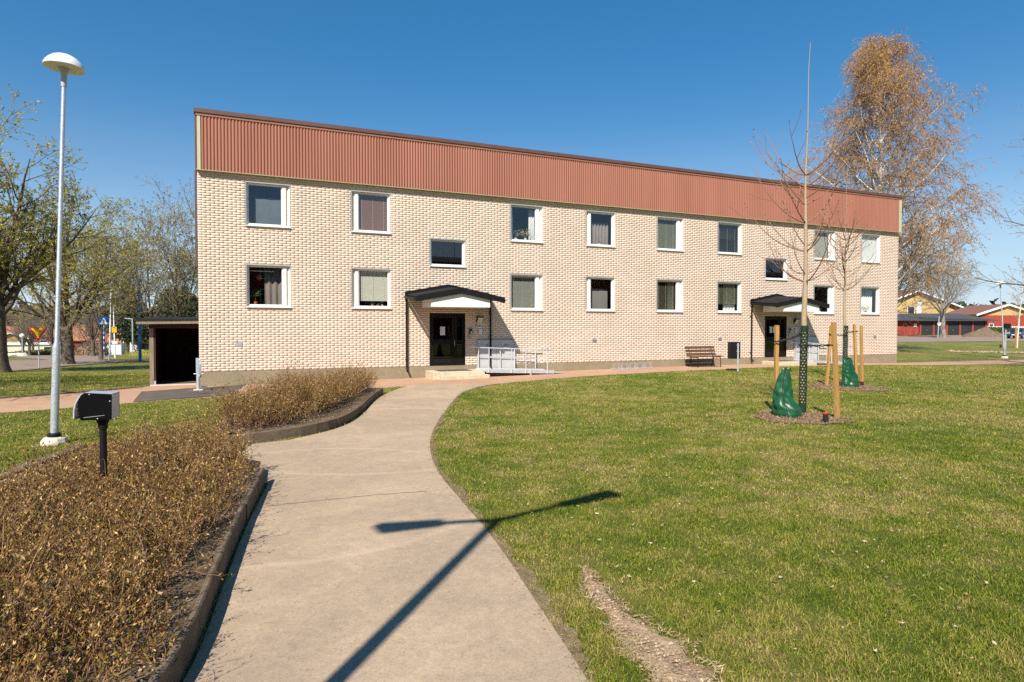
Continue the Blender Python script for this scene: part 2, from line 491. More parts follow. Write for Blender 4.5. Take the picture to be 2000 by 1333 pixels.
M['youngbark'] = pm("young_bark", (0.30, 0.215, 0.125), (0.42, 0.315, 0.20), 25, 0.8, 0.3, 80)
M['youngtwig'] = pm("young_twig", (0.20, 0.105, 0.065), (0.30, 0.175, 0.115), 15, 0.75)
M['bark'] = pm("maple_bark", (0.075, 0.058, 0.042), (0.16, 0.128, 0.096), 5, 0.95, 1.0, 12, spec=0.1, fine=25)
M['twig'] = pm("grey_twig", (0.17, 0.135, 0.095), (0.27, 0.22, 0.16), 2, 0.9)
M['bluish_bark'] = pm("pale_bark", (0.19, 0.165, 0.14), (0.29, 0.25, 0.21), 3, 0.9, 0.6, 15)
M['birchbark'] = pm("birch_bark", (0.58, 0.55, 0.50), (0.40, 0.37, 0.33), 1.6, 0.8, 0.2, 10, fine=3)
M['birchlimb'] = pm("birch_limb", (0.50, 0.45, 0.38), (0.66, 0.61, 0.54), 2, 0.8)
M['birchtwig'] = pm("birch_twig", (0.27, 0.165, 0.10), (0.36, 0.23, 0.145), 2, 0.9)
M['bud'] = leafmat("maple_flower", [(0.42, 0.38, 0.03), (0.50, 0.44, 0.04), (0.34, 0.32, 0.05), (0.56, 0.48, 0.05), (0.28, 0.25, 0.05)], 0.6, 0.45)
M['bud2'] = leafmat("pale_bud", [(0.33, 0.30, 0.08), (0.40, 0.35, 0.10), (0.26, 0.21, 0.09), (0.38, 0.33, 0.07)], 0.6, 0.4)
M['catkin'] = leafmat("birch_catkin", [(0.50, 0.27, 0.055), (0.58, 0.33, 0.065), (0.42, 0.21, 0.045), (0.62, 0.38, 0.09), (0.34, 0.17, 0.055)], 0.7, 0.35)
M['hedgeleaf'] = leafmat("hedge_leaf", [(0.28, 0.142, 0.034), (0.38, 0.215, 0.06), (0.18, 0.088, 0.023), (0.49, 0.30, 0.09), (0.25, 0.148, 0.022), (0.155, 0.11, 0.016), (0.32, 0.165, 0.04), (0.13, 0.06, 0.017), (0.115, 0.12, 0.013), (0.64, 0.44, 0.17), (0.095, 0.045, 0.014)], 0.55, 0.2, 0.35)
M['hedgetwig'] = leafmat("hedge_twig", [(0.18, 0.092, 0.044), (0.26, 0.145, 0.072), (0.11, 0.055, 0.028), (0.34, 0.215, 0.12)], 0.8, 0)
M['deadleaf'] = leafmat("dead_leaf", [(0.38, 0.27, 0.15), (0.46, 0.35, 0.21), (0.30, 0.19, 0.10), (0.54, 0.44, 0.30), (0.28, 0.145, 0.07), (0.42, 0.31, 0.17)], 0.7, 0.15)
M['pine'] = leafmat("pine_needles", [(0.030, 0.042, 0.018), (0.042, 0.055, 0.022), (0.055, 0.060, 0.024), (0.025, 0.036, 0.018)], 0.8, 0.1)
M['forest'] = leafmat("forest_green", [(0.035, 0.055, 0.020), (0.05, 0.07, 0.026), (0.065, 0.08, 0.03), (0.028, 0.045, 0.02)], 0.9, 0)
M['bareforest'] = leafmat("bare_wood", [(0.105, 0.072, 0.05), (0.13, 0.09, 0.06), (0.085, 0.062, 0.042), (0.12, 0.10, 0.045)], 0.9, 0)
M['houseplant'] = leafmat("house_plant", [(0.10, 0.17, 0.04), (0.15, 0.22, 0.06), (0.07, 0.12, 0.03)], 0.5, 0.3)
M['paleplant'] = leafmat("pale_plant", [(0.42, 0.42, 0.18), (0.34, 0.37, 0.13), (0.50, 0.48, 0.25)], 0.5, 0.3)
M['domewhite'] = pm("lamp_dome", (0.74, 0.73, 0.70), (0.68, 0.67, 0.64), 3, 0.4)
M['domeunder'] = pm("lamp_diffuser", (0.26, 0.22, 0.16), (0.30, 0.255, 0.19), 8, 0.5)
M['lampgrey'] = pm("lamp_neck_grey", (0.36, 0.37, 0.39), (0.42, 0.43, 0.45), 4, 0.45)
M['signyellow'] = pm("sign_yellow", (0.78, 0.44, 0.01), (0.72, 0.40, 0.012), 5, 0.5)
M['signred'] = pm("sign_red", (0.50, 0.015, 0.012), None, rough=0.5)
M['signblue'] = pm("sign_blue", (0.012, 0.11, 0.42), None, rough=0.5)
M['signwhite'] = pm("sign_white", (0.78, 0.78, 0.76), None, rough=0.5)
M['bluepole'] = pm("blue_pole", (0.012, 0.13, 0.34), (0.016, 0.155, 0.40), 5, 0.45)
M['yellowwall'] = pm("yellow_brick_wall", (0.44, 0.30, 0.12), (0.50, 0.35, 0.15), 3, 0.9, 0, fine=9)
M['redwall'] = pm("falu_red_boards", (0.26, 0.040, 0.024), (0.32, 0.055, 0.034), 2.5, 0.85, fine=6)
M['orangeroof'] = pm("orange_roof_tiles", (0.36, 0.135, 0.07), (0.44, 0.18, 0.095), 2.5, 0.85, 0.3, 20)
M['brownroof'] = pm("brown_roof_tiles", (0.165, 0.075, 0.052), (0.22, 0.105, 0.072), 2.5, 0.85, 0.3, 20)
M['darkroof'] = pm("dark_felt_roof", (0.045, 0.046, 0.050), (0.065, 0.066, 0.070), 1.5, 0.8)
M['garagedoor'] = pm("garage_door", (0.022, 0.022, 0.024), (0.032, 0.032, 0.034), 2, 0.5)
M['carpaint'] = pm("dark_blue_car_paint", (0.022, 0.035, 0.065), None, rough=0.25, coat=0.6)
M['carglass'] = pm("car_glass", (0.02, 0.025, 0.03), None, rough=0.08, spec=0.6)
M['hedgegreen'] = leafmat("clipped_hedge", [(0.085, 0.115, 0.025), (0.12, 0.145, 0.03), (0.16, 0.16, 0.04), (0.06, 0.085, 0.02)], 0.8, 0.1)
M['hedgebrown'] = leafmat("brown_bush", [(0.16, 0.10, 0.06), (0.20, 0.13, 0.075), (0.12, 0.075, 0.048)], 0.8, 0.1)
M['curtain_grey'] = pm("grey_brown_curtain", (0.19, 0.155, 0.135), (0.23, 0.185, 0.16), 6, 0.9)
M['curtain_white'] = pm("white_curtain", (0.66, 0.66, 0.58), (0.72, 0.72, 0.64), 6, 0.9)
M['curtain_blue'] = pm("blue_grey_curtain", (0.085, 0.10, 0.11), (0.10, 0.12, 0.13), 6, 0.9)
M['lace'] = pm("lace_curtain", (0.72, 0.70, 0.64), (0.40, 0.40, 0.38), 40, 0.9)
M['blind_brown'] = pm("brown_blind", (0.20, 0.105, 0.07), (0.225, 0.12, 0.08), 6, 0.7)
M['blind_cream'] = pm("cream_blind", (0.60, 0.57, 0.44), (0.66, 0.63, 0.50), 5, 0.6)
M['blind_grey'] = pm("grey_blind", (0.44, 0.43, 0.36), (0.50, 0.49, 0.41), 5, 0.6)
M['blind_olive'] = pm("olive_blind", (0.24, 0.235, 0.14), (0.29, 0.28, 0.175), 5, 0.6)
M['blind_white'] = pm("white_roller_blind", (0.74, 0.73, 0.67), (0.78, 0.77, 0.71), 5, 0.7)
M['pink'] = pm("pink_lampshade", (0.50, 0.13, 0.15), (0.58, 0.20, 0.21), 30, 0.7)
M['terracotta'] = pm("terracotta", (0.48, 0.15, 0.05), (0.54, 0.19, 0.07), 20, 0.8)
M['potwhite'] = pm("white_pot", (0.76, 0.74, 0.68), None, rough=0.4)
M['steelgrey'] = pm("steel_plate", (0.30, 0.31, 0.32), (0.36, 0.37, 0.38), 6, 0.4, metal=0.5)
M['lamplens'] = pm("lamp_lens", (0.46, 0.41, 0.31), (0.50, 0.45, 0.35), 5, 0.4)
M['weather_board'] = pm("white_render", (0.68, 0.67, 0.64), (0.62, 0.61, 0.58), 2, 0.7)
M['dirtpile'] = pm("soil_heap", (0.115, 0.08, 0.055), (0.20, 0.145, 0.10), 2.5, 0.95, 1.0, 14, spec=0.1, fine=12)

# ------------------------------------------------------------------ terrain
A = R(23.34)
CA, SA = math.cos(A), math.sin(A)
BX, BY = -10.129, 20.129        # the building's near corner


def sst(a, b, x):
    t = np.clip((x - a) / (b - a), 0, 1)
    return t * t * (3 - 2 * t)


def hgt(X, Y):
    X = np.asarray(X, dtype=float); Y = np.asarray(Y, dtype=float)
    zl = np.interp(Y, [0, 22, 36, 48, 70, 120, 200, 400], [0, 0, -.5, -.75, -1.5, -3.6, -7.2, -9])
    zr = np.interp(Y, [0, 45, 70, 110, 160], [0, 0, .2, .5, .6])
    w = sst(-.5, -.1, X / np.maximum(Y, 1.0))
    dx, dy = X - BX, Y - BY
    u = dx * CA + dy * SA; v = -dx * SA + dy * CA
    hb = np.interp(u, [-5, 0, 3, 7.5, 12, 17, 23, 28, 33.6, 45], [0, .01, .03, .06, .12, .19, .19, .11, 0, 0])
    k = (1 - sst(1.5, 11, -v)) * (1 - sst(1, 6, v))
    return zl * (1 - w) + zr * w + hb * k


def hz(x, y):
    return float(hgt(x, y))


def bl(u, n, z=0.0):
    """building frame: u along the facade, n out from it"""
    return (BX + u * CA + n * SA, BY + u * SA - n * CA, z)


def on_ground(x, y, dz=0.0):
    return (x, y, hz(x, y) + dz)


def grid_sheet(name, xs, ys, mat, dz=0.0, kind='structure'):
    Xg, Yg = np.meshgrid(xs, ys, indexing='ij')
    Z = hgt(Xg, Yg) + dz
    V = np.stack([Xg, Yg, Z], -1).reshape(-1, 3)
    n, m = len(xs), len(ys)
    i, j = np.meshgrid(np.arange(n - 1), np.arange(m - 1), indexing='ij')
    a = (i * m + j).ravel()
    F = np.stack([a, a + m, a + m + 1, a + 1], -1)
    o = np_obj(name, V, F, mat, smooth=True)
    return tag(o, kind=kind)


def resample(line, step):
    line = np.asarray(line, float)
    d = np.concatenate([[0], np.cumsum(np.linalg.norm(np.diff(line, axis=0), axis=1))])
    n = max(2, int(d[-1] / step) + 1)
    s = np.linspace(0, d[-1], n)
    return np.stack([np.interp(s, d, line[:, k]) for k in range(line.shape[1])], -1)


def smooth_line(line, it=2):
    p = np.asarray(line, float)
    for _ in range(it):
        q = np.empty((2 * len(p) - 2, p.shape[1]))
        q[0::2] = p[:-1] * .75 + p[1:] * .25; q[1::2] = p[:-1] * .25 + p[1:] * .75
        p = np.concatenate([p[:1], q, p[-1:]])
    return p


def strip_sheet(name, left, right, mat, dz, n=60, m=8, jitter=0.0, kind='structure'):
    """a sheet lofted between two plan curves and draped over the ground"""
    def rs(c):
        c = np.asarray(c, float)
        d = np.concatenate([[0], np.cumsum(np.linalg.norm(np.diff(c, axis=0), axis=1))])
        s = np.linspace(0, d[-1], n)
        return np.stack([np.interp(s, d, c[:, 0]), np.interp(s, d, c[:, 1])], -1)
    a, b = rs(left), rs(right)
    if jitter:
        a = a + rng.normal(0, jitter, a.shape); b = b + rng.normal(0, jitter, b.shape)
    t = np.linspace(0, 1, m)[None, :, None]
    P = a[:, None] * (1 - t) + b[:, None] * t
    Z = hgt(P[..., 0], P[..., 1]) + dz
    V = np.concatenate([P, Z[..., None]], -1).reshape(-1, 3)
    i, j = np.meshgrid(np.arange(n - 1), np.arange(m - 1), indexing='ij')
    q = (i * m + j).ravel()
    F = np.stack([q, q + 1, q + m + 1, q + m], -1)
    # make normals face up
    v0, v1, v2 = V[F[0, 0]], V[F[0, 1]], V[F[0, 2]]
    if np.cross(v1 - v0, v2 - v1)[2] < 0: F = F[:, ::-1]
    o = np_obj(name, V, F, mat, smooth=True)
    return tag(o, kind=kind)


def inside(poly, x, y):
    poly = np.asarray(poly, float)
    x = np.asarray(x); y = np.asarray(y)
    res = np.zeros(x.shape, bool)
    j = len(poly) - 1
    for i in range(len(poly)):
        xi, yi = poly[i]; xj, yj = poly[j]
        c = ((yi > y) != (yj > y)) & (x < (xj - xi) * (y - yi) / (yj - yi + 1e-12) + xi)
        res ^= c
        j = i
    return res


xs = np.concatenate([[-2500, -1500, -900, -600, -420, -320, -260, -220], np.arange(-190, -48, 4.0), np.arange(-46, -16, 0.8), np.arange(-16, 36, 0.3), np.arange(36, 60, 1.5), np.arange(62, 160, 5.0), [180, 220, 300, 450, 700, 1200, 2500]])
ys = np.concatenate([[-1500, -500, -200, -100, -60, -40, -20, -10, -5], np.arange(-2, 45, 0.3), np.arange(45, 75, 1.2), np.arange(76, 130, 3.0), np.arange(134, 240, 8.0), [260, 300, 360, 400, 500, 700, 1000, 1600, 2800]])
grid_sheet("ground", xs, ys, M['lawn'])

# plan curves (metres)
PATH_L = smooth_line([(-1.55, 1.0), (-1.68, 2.4), (-1.77, 3.37), (-2.13, 4.51), (-2.59, 6.02), (-3.0, 7.6), (-3.35, 9.0), (-3.95, 10.45), (-3.55, 11.15), (-3.25, 12.1), (-3.27, 13.6), (-3.55, 16.0), (-3.62, 17.6), (-3.5, 19.0), (-3.2, 20.6)], 2)
PATH_R = smooth_line([(0.9, 1.0), (0.62, 2.4), (0.42, 3.37), (0.21, 4.18), (-0.14, 5.59), (-0.57, 6.91), (-1.04, 8.39), (-1.38, 10.22), (-1.53, 12.36), (-1.54, 15.5), (-1.5, 17.9), (-1.2, 19.3), (-0.6, 20.3)], 2)
strip_sheet("main_path", PATH_L, PATH_R, M['path'], 0.014, 150, 14)
def offset_line(c, d):
    c = resample(c, 0.06)
    t = np.gradient(c, axis=0); t /= np.linalg.norm(t, axis=1)[:, None]
    n = np.stack([t[:, 1], -t[:, 0]], -1)
    k = np.arange(len(c))
    w = d * (1 + .35 * np.sin(k * .13) + .3 * np.sin(k * .41 + 1) + rng.normal(0, .25, len(c)))
    return c + n * w[:, None]


PR = resample(PATH_R, 0.06)
strip_sheet("worn_edge", PR - [0.08, 0], offset_line(PATH_R, 0.085), M['edgesoil'], 0.010, len(PR), 5)
# short branch path leaving towards the lamp, hidden behind the clipped bed
strip_sheet("branch_path", [(-3.2, 11.0), (-3.9, 10.6), (-4.5, 10.1), (-5.3, 9.92), (-6.9, 9.95)], [(-2.7, 7.6), (-3.15, 7.7), (-4.1, 8.65), (-5.5, 9.1), (-6.9, 9.2)], M['path'], 0.010, 20, 8)
FRONT = smooth_line([(-40, -8), (-26, 1.5), (-18, 8.2), (-11.53, 13.97), (-9.52, 16.03), (-7.72, 17.5), (-5.6, 18.7), (-4.2, 19.3), (-3.2, 19.85), (-1.6, 20.0), (-0.67, 20.22), (1.85, 22.49), (6.04, 24.43), (11.15, 27.07), (17.74, 30.76), (22.5, 31.9), (27.09, 32.88), (34, 34.2), (48, 36)], 2)
BACK = [(-43, -5.5), (-29, 4.0), (-20.5, 11.2), (-13.83, 16.76), (-12.35, 18.72), (-11.86, 19.97), bl(-1.55, -1.0)[:2], bl(-.02, -1.0)[:2], bl(0.0, -.01)[:2], bl(8, -.01)[:2], bl(20, -.01)[:2], bl(33.6, -.01)[:2], (23.5, 34.6), (30.47, 36.99), (38, 38.6), (50, 40.5)]
strip_sheet("front_path", FRONT, BACK, M['redpath'], 0.006, 260, 14)
strip_sheet("asphalt_patch", [(-9.75, 15.98), (-9.0, 16.6), (-7.85, 17.65)], [(-11.0, 18.5), bl(-.3, .55)[:2], bl(1.35, .03)[:2]], M['patch'], 0.020, 24, 10, 0.035)
strip_sheet("asphalt_patch", [bl(-1.6, -.9)[:2], bl(-.02, -.9)[:2]], [bl(-1.6, -5)[:2], bl(-.02, -5)[:2]], M['patch'], 0.024, 8, 8)
# hairline crack across the main path
ck = resample([(-2.6, 6.7), (-2.0, 6.95), (-1.5, 7.15), (-1.0, 7.28)], 0.05)
ck = ck + np.stack([rng.normal(0, .004, len(ck)), rng.normal(0, .012, len(ck))], -1)
strip_sheet("path_crack", ck, ck + [0.0, 0.009], M['crack'], 0.0175, len(ck), 2, kind='structure')

# street on the far side of the lawn
strip_sheet("street", [(-40, 18), (-30.5, 25), (-25.2, 30.0), (-26.2, 33.0), (-28.6, 39.9), (-29.9, 50.4), (-27, 56)],
            [(-60, 28), (-48, 38), (-44.15, 47), (-43, 52), (-40, 56), (-36, 60), (-30, 64)], M['street'], 0.03, 60, 16)
strip_sheet("far_street", [(-40, 54), (-62, 76), (-105, 135), (-152, 215)], [(-31, 54), (-52, 78), (-88, 132), (-132, 215)], M['street'], 0.035, 60, 10)
strip_sheet("far_lawn", [(-35.5, 53.2), (-40, 63), (-52, 80)], [(-31.5, 52.8), (-30, 60), (-38, 76)], M['lawn'], 0.075, 20, 8)
for k in range(5):
    x0, y0 = -29.0 - 2.2 * k, 34.2 + 1.0 * k
    strip_sheet("road_marking", [(x0, y0), (x0 - 1.0, y0 + .45)], [(x0 - .9, y0 + 3.0), (x0 - 1.9, y0 + 3.45)], M['paint'], 0.045, 8, 6)
strip_sheet("street_kerb", [(-30.5, 24.8), (-25.2, 29.8), (-26.15, 33.0), (-28.55, 39.9), (-29.85, 50.4)], [(-30.7, 25.0), (-25.35, 29.9), (-26.33, 33.0), (-28.75, 39.9), (-30.0, 50.4)], M['kerb'], 0.075, 60, 2)
# car park in front of the garages
strip_sheet("parking_road", [(20, 68), (44, 70.6), (61.3, 74.5), (100, 82)], [(20, 100), (63.5, 102), (84, 110), (130, 125)], M['street'], 0.03, 40, 12)
# bare patch on the right lawn
strip_sheet("bare_earth", [(33.6, 47.5), (35.5, 46.3), (38.6, 45.0)], [(34.6, 49.3), (37.2, 49.0), (40.4, 47.2)], M['dirt'], 0.02, 20, 8, 0.12)

# beds
BED1 = [(-1.56, 1.2), (-1.80, 3.3), (-2.18, 4.51), (-2.65, 6.02), (-3.11, 7.6), (-3.35, 8.25), (-4.2, 8.75), (-5.6, 9.2), (-6.3, 9.3), (-6.0, 7.5), (-5.75, 5.5), (-5.6, 3.0), (-5.5, 1.0)]
BED2 = [(-4.35, 10.35), (-3.72, 11.15), (-3.42, 12.1), (-3.42, 13.6), (-3.68, 16.0), (-3.78, 17.7), (-4.3, 18.2), (-5.0, 16.5), (-5.6, 14.0), (-5.7, 12.2), (-5.1, 10.6)]


def bed(name, poly):
    p = np.array(poly)
    c = p.mean(0)
    rings = [c + (p - c) * s for s in (0.02, 0.25, 0.5, 0.75, 1.0)]
    V = np.concatenate([np.concatenate([r, (hgt(r[:, 0], r[:, 1]) + (0.15 if i < 4 else 0.16))[:, None]], 1) for i, r in enumerate(rings)])
    n = len(p)
    F = [[i * n + k, i * n + (k + 1) % n, (i + 1) * n + (k + 1) % n, (i + 1) * n + k] for i in range(4) for k in range(n)]
    return tag(np_obj(name, V, np.array(F), M['soil'], smooth=True), kind='structure')


bed("bed_soil", BED1)
bed("bed_soil", BED2)


def kerb(name, line, h=0.12, w=0.1, L=1.0, z0=-0.1, joint=0.012):
    root = bpy.data.objects.new(name, None); link(root); tag(root, kind='structure')
    p = resample(smooth_line(line, 2), 0.05)
    d = np.concatenate([[0], np.cumsum(np.linalg.norm(np.diff(p, axis=0), axis=1))])
    s = 0.0
    while s < d[-1] - 0.15:
        e = min(s + L * random.uniform(.92, 1.08), d[-1])
        ts = np.linspace(s + joint / 2, e - joint / 2, 4)
        c = np.stack([np.interp(ts, d, p[:, 0]), np.interp(ts, d, p[:, 1])], -1)
        t = np.gradient(c, axis=0); t /= np.linalg.norm(t, axis=1)[:, None]
        nrm = np.stack([-t[:, 1], t[:, 0]], -1)
        off = random.gauss(0, .006); hh = h + random.gauss(0, .006)
        mb = MB(); vs = []
        for i in range(4):
            g = hz(*c[i])
            l = c[i] + nrm[i] * (w / 2 + off); r = c[i] - nrm[i] * (w / 2 - off); ch = .012
            lc = c[i] + nrm[i] * (w / 2 + off - ch); rc = c[i] - nrm[i] * (w / 2 - off - ch)
            vs += [(*l, g + z0), (*l, g + hh - ch), (*lc, g + hh), (*rc, g + hh), (*r, g + hh - ch), (*r, g + z0)]
        fs = []
        for i in range(3):
            for k in range(6):
                fs.append((i * 6 + k, i * 6 + (k + 1) % 6, i * 6 + 6 + (k + 1) % 6, i * 6 + 6 + k))
        fs += [(5, 4, 3, 2, 1, 0), (18, 19, 20, 21, 22, 23)]
        mb.add(vs, fs); mb.build("kerb_stone", M['kerb'], root)
        s = e
    return root


kerb("bed_kerb", [(-1.6, 1.5), (-1.72, 2.4), (-1.82, 3.37), (-2.18, 4.51), (-2.64, 6.02), (-3.1, 7.66)], h=0.205, w=.045)
kerb("bed_kerb", [(-5.2, 9.95), (-4.42, 10.2), (-3.7, 11.05), (-3.36, 12.0), (-3.36, 13.5), (-3.64, 16.0), (-3.72, 17.75)], h=0.185, w=.05)
kerb("bed_kerb", [(-5.75, 4.5), (-5.9, 6.0), (-6.08, 7.5), (-6.45, 9.3)], h=0.2, w=0.16, L=0.8)
kerb("path_kerb", [(-18.0, 13.9), (-13.9, 16.85), (-12.45, 18.75), (-11.9, 20.0)], h=0.05, w=0.08)

# ------------------------------------------------------------------ apartment building
bld = thing("apartment_building", "long two storey cream brick apartment block with red brown corrugated roof band", "building", (BX, BY, 0), A)
LEN, DEPTH, ZP, ZB, ZT = 33.58, 10.5, 0.49, 6.985, 8.91
WU = [1.43, 4.85, 10.97, 14.36, 17.92, 21.29, 27.37, 30.73]
WW = 1.385
OPEN = [(u, u + WW, z0, z1) for u in WU for z0, z1 in ((2.62, 4.04), (5.32, 6.77))]
STAIR = [(7.71, 9.09, 4.22, 5.25), (24.17, 25.54, 4.22, 5.25)]
DOORS = [(7.69, 9.09, 0.36, 2.48), (24.18, 25.58, 0.36, 2.48)]
ALLO = OPEN + STAIR + DOORS

# mortar face with its openings, gables and back
us = sorted({0.0, LEN, *[o[0] for o in ALLO], *[o[1] for o in ALLO]})
zs = sorted({ZP, ZT - .2, *[o[2] for o in ALLO], *[o[3] for o in ALLO]})
zs = [z for z in zs if z >= ZP]
mb = MB()
for a, b in zip(us[:-1], us[1:]):
    for c, d in zip(zs[:-1], zs[1:]):
        mu, mz = (a + b) / 2, (c + d) / 2
        if any(o[0] < mu < o[1] and o[2] < mz < o[3] for o in ALLO): continue
        mb.add([(a, 0, c), (b, 0, c), (b, 0, d), (a, 0, d)], [(0, 1, 2, 3)])
mb.add([(0, 0, ZP), (0, DEPTH, ZP), (0, DEPTH, ZT - .2), (0, 0, ZT - .2)], [(0, 3, 2, 1)])
mb.add([(LEN, 0, ZP), (LEN, DEPTH, ZP), (LEN, DEPTH, ZT - .2), (LEN, 0, ZT - .2)], [(0, 1, 2, 3)])
mb.add([(0, DEPTH, ZP), (LEN, DEPTH, ZP), (LEN, DEPTH, ZT - .2), (0, DEPTH, ZT - .2)], [(0, 3, 2, 1)])
wall = mb.build("wall", M['mortar'], bld)

# individual split-faced bricks
CH = (ZB - ZP) / 82
PIT, JT, JU = 0.258, 0.0065, 0.0050
bricks = []
holes = [(o[0] - .004, o[1] + .004, o[2] - .004, o[3] + .004) for o in ALLO]
VENT = [(1.20, 1.36), (14.80, 1.36), (21.47, 1.38), (31.85, 1.42)]
holes += [(u - .10, u + .10, z - .075, z + .075) for u, z in VENT]
for k in range(82):
    z0 = ZP + k * CH + JT * .5; z1 = ZP + (k + 1) * CH - JT * .5
    u = 0.0 if k % 2 else -PIT / 2
    while u < LEN:
        a, b = max(u, 0.0), min(u + PIT, LEN)
        segs = [(a + JU / 2 if a > 0 else 0.0, b - JU / 2 if b < LEN else LEN)]
        for o in holes:
            if z1 <= o[2] + .02 or z0 >= o[3] - .02: continue
            new = []
            for s in segs:
                if s[1] <= o[0] or s[0] >= o[1]: new.append(s); continue
                if s[0] < o[0] - .02: new.append((s[0], o[0] - .004))
                if s[1] > o[1] + .02: new.append((o[1] + .004, s[1]))
            segs = new
        for s in segs:
            if s[1] - s[0] > 0.03: bricks.append((s[0], s[1], z0, z1))
        u += PIT
bricks = np.array(bricks)


def brick_geo(B, rg):
    """B (N,4) u0,u1,z0,z1 -> verts, quads: a rough split face on a block that runs back into the wall"""
    N = len(B)
    fu = np.array([0, .32, .68, 1.0]); fz = np.array([0, .5, 1.0])
    tilt = rg.normal(0, .0006, (N, 1, 1))
    d = np.empty((N, 4, 3))
    d[:, :, 0] = .0038 + rg.uniform(0, .0028, (N, 4)); d[:, :, 2] = .0042 + rg.uniform(0, .0022, (N, 4))
    d[:, :, 1] = .0050 + rg.uniform(0, .0026, (N, 4))
    d += tilt + rg.normal(0, .0008, (N, 1, 1))
    d = np.maximum(d - .0026, .0005)
    ju = rg.normal(0, .001, (N, 4, 3)); jz = rg.normal(0, .0014, (N, 4, 3))
    U = B[:, 0, None, None] + (B[:, 1] - B[:, 0])[:, None, None] * fu[None, :, None] + ju
    Zz = B[:, 2, None, None] + (B[:, 3] - B[:, 2])[:, None, None] * fz[None, None, :] + jz
    front = np.stack([U + 0 * Zz, -d, Zz + 0 * U], -1).reshape(N, 12, 3)
    order = [0, 3, 6, 9, 10, 11, 8, 5, 2, 1]          # outline of the face, as index i*3+j
    back = front[:, order].copy(); back[:, :, 1] = 0.004
    V = np.concatenate([front, back], 1)
    q = [[i * 3 + j, (i + 1) * 3 + j, (i + 1) * 3 + j + 1, i * 3 + j + 1] for i in range(3) for j in range(2)]
    for a in range(10):
        b = (a + 1) % 10
        q.append([order[a], 12 + a, 12 + b, order[b]])
    q = np.array(q)
    F = q[None] + (np.arange(N) * 22)[:, None, None]
    return V, F


# apparent size decides which bricks stand as objects of their own
cu = (bricks[:, 0] + bricks[:, 1]) / 2; cz = (bricks[:, 2] + bricks[:, 3]) / 2
wx, wy, _ = bl(cu, 0)
dist = np.sqrt(wx ** 2 + wy ** 2 + (cz - 1.95) ** 2)
size = (bricks[:, 1] - bricks[:, 0]) / dist ** 2 * (np.abs(22.5) / dist)
order = np.argsort(-size)
full = np.abs((bricks[:, 1] - bricks[:, 0]) - (PIT - JU)) < 1e-3
vis = ~((cu < 2.9) & (cz < .6))
pick = [i for i in order if full[i] and vis[i]][:300]
rest = np.setdiff1d(np.arange(len(bricks)), pick)
V, F = brick_geo(bricks[rest], rng)
tag(np_obj("brick_courses", V.reshape(-1, 3), F.reshape(-1, 4), M['brick'], wall), kind='stuff')
variants = []
for k in range(40):
    V, F = brick_geo(np.array([[-(PIT - JU) / 2, (PIT - JU) / 2, -(CH - JT) / 2, (CH - JT) / 2]]), rng)
    me = np_mesh("brick", V[0], F[0]); me.materials.append(M['brick']); variants.append(me)
for i in pick:
    o = bpy.data.objects.new("brick", random.choice(variants)); link(o, wall)
    o.location = (cu[i], 0, cz[i])

MB().box(0.015, -.004, -.4, LEN - .015, .3, ZP - .002).build("plinth", M['plinth'], bld)
mb = MB(); mb.box(0.0, .3, -.4, .3, DEPTH, ZP); mb.box(LEN - .3, .3, -.4, LEN, DEPTH, ZP); mb.box(.3, DEPTH - .3, -.4, LEN - .3, DEPTH, ZP)
mb.build("plinth", M['plinth'], bld)

# corrugated band: 12 sheets whose ribs run upright
N_RIB = 0.1005
rib = [(0, 0), (.024, 0), (.033, -.028), (.086, -.028), (.0945, 0)]
x = 0.115; sheets = 12
total = int((LEN - .23) / N_RIB)
per = math.ceil(total / sheets)
cnt = 0
y0 = -.125
while cnt < total:
    k = min(per, total - cnt)
    prof = []; lap = -.003 if (cnt // per) % 2 else 0
    for i in range(k):
        prof += [(x + i * N_RIB + a, y0 + lap + b) for a, b in rib]
    prof.append((x + k * N_RIB + (.02 if cnt + k < total else 0), y0 + lap))
    prof = np.array(prof)
    n = len(prof)
    V = np.concatenate([np.c_[prof, np.full(n, 7.005)], np.c_[prof, np.full(n, 8.74)]])
    Fq = np.array([[i, i + 1, i + 1 + n, i + n] for i in range(n - 1)])
    np_obj("cladding_sheet", V, Fq, M['clad'], bld)
    x += k * N_RIB; cnt += k
XE = x
# screws of the cladding, two rows
SV = []; SF = []
for row, step in ((7.1, 2), (7.93, 2)):
    for i in range(0, total, step):
        cx = .115 + i * N_RIB + .056; b = len(SV)
        s = .006
        SV += [(cx - s, y0 - .0305, row - s), (cx + s, y0 - .0305, row - s), (cx + s, y0 - .0305, row + s), (cx - s, y0 - .0305, row + s), (cx, y0 - .034, row)]
        SF += [(b, b + 1, b + 4), (b + 1, b + 2, b + 4), (b + 2, b + 3, b + 4), (b + 3, b, b + 4)]
tag(np_obj("cladding_screws", SV, np.array(SF), M['black'], bld), kind='stuff')
MB().box(0.01, -.118, 7.0, LEN - .01, -.006, 8.75).build("cladding_backing", M['cap'], bld)
mb = MB(); mb.box(.018, -.155, 7.0, .112, -.119, 8.745); mb.build("corner_trim", M['greentrim'], bld)
mb = MB(); mb.box(XE + .003, -.155, 7.0, LEN + .01, -.119, 8.745); mb.build("corner_trim", M['greentrim'], bld)
MB().prism([(-.165, 6.979), (-.165, 6.995), (-.003, 6.999), (-.003, 6.985)], 'x', -.02, LEN + .03).build("drip_strip", M['greentrim'], bld)
MB().box(-.02, -.172, 8.71, LEN + .03, -.120, 8.79).build("eaves_lath", M['lath'], bld)
mb = MB(); mb.box(-.07, -.205, 8.795, LEN + .08, DEPTH + .1, 8.925); mb.build("roof_edge", M['cap'], bld)
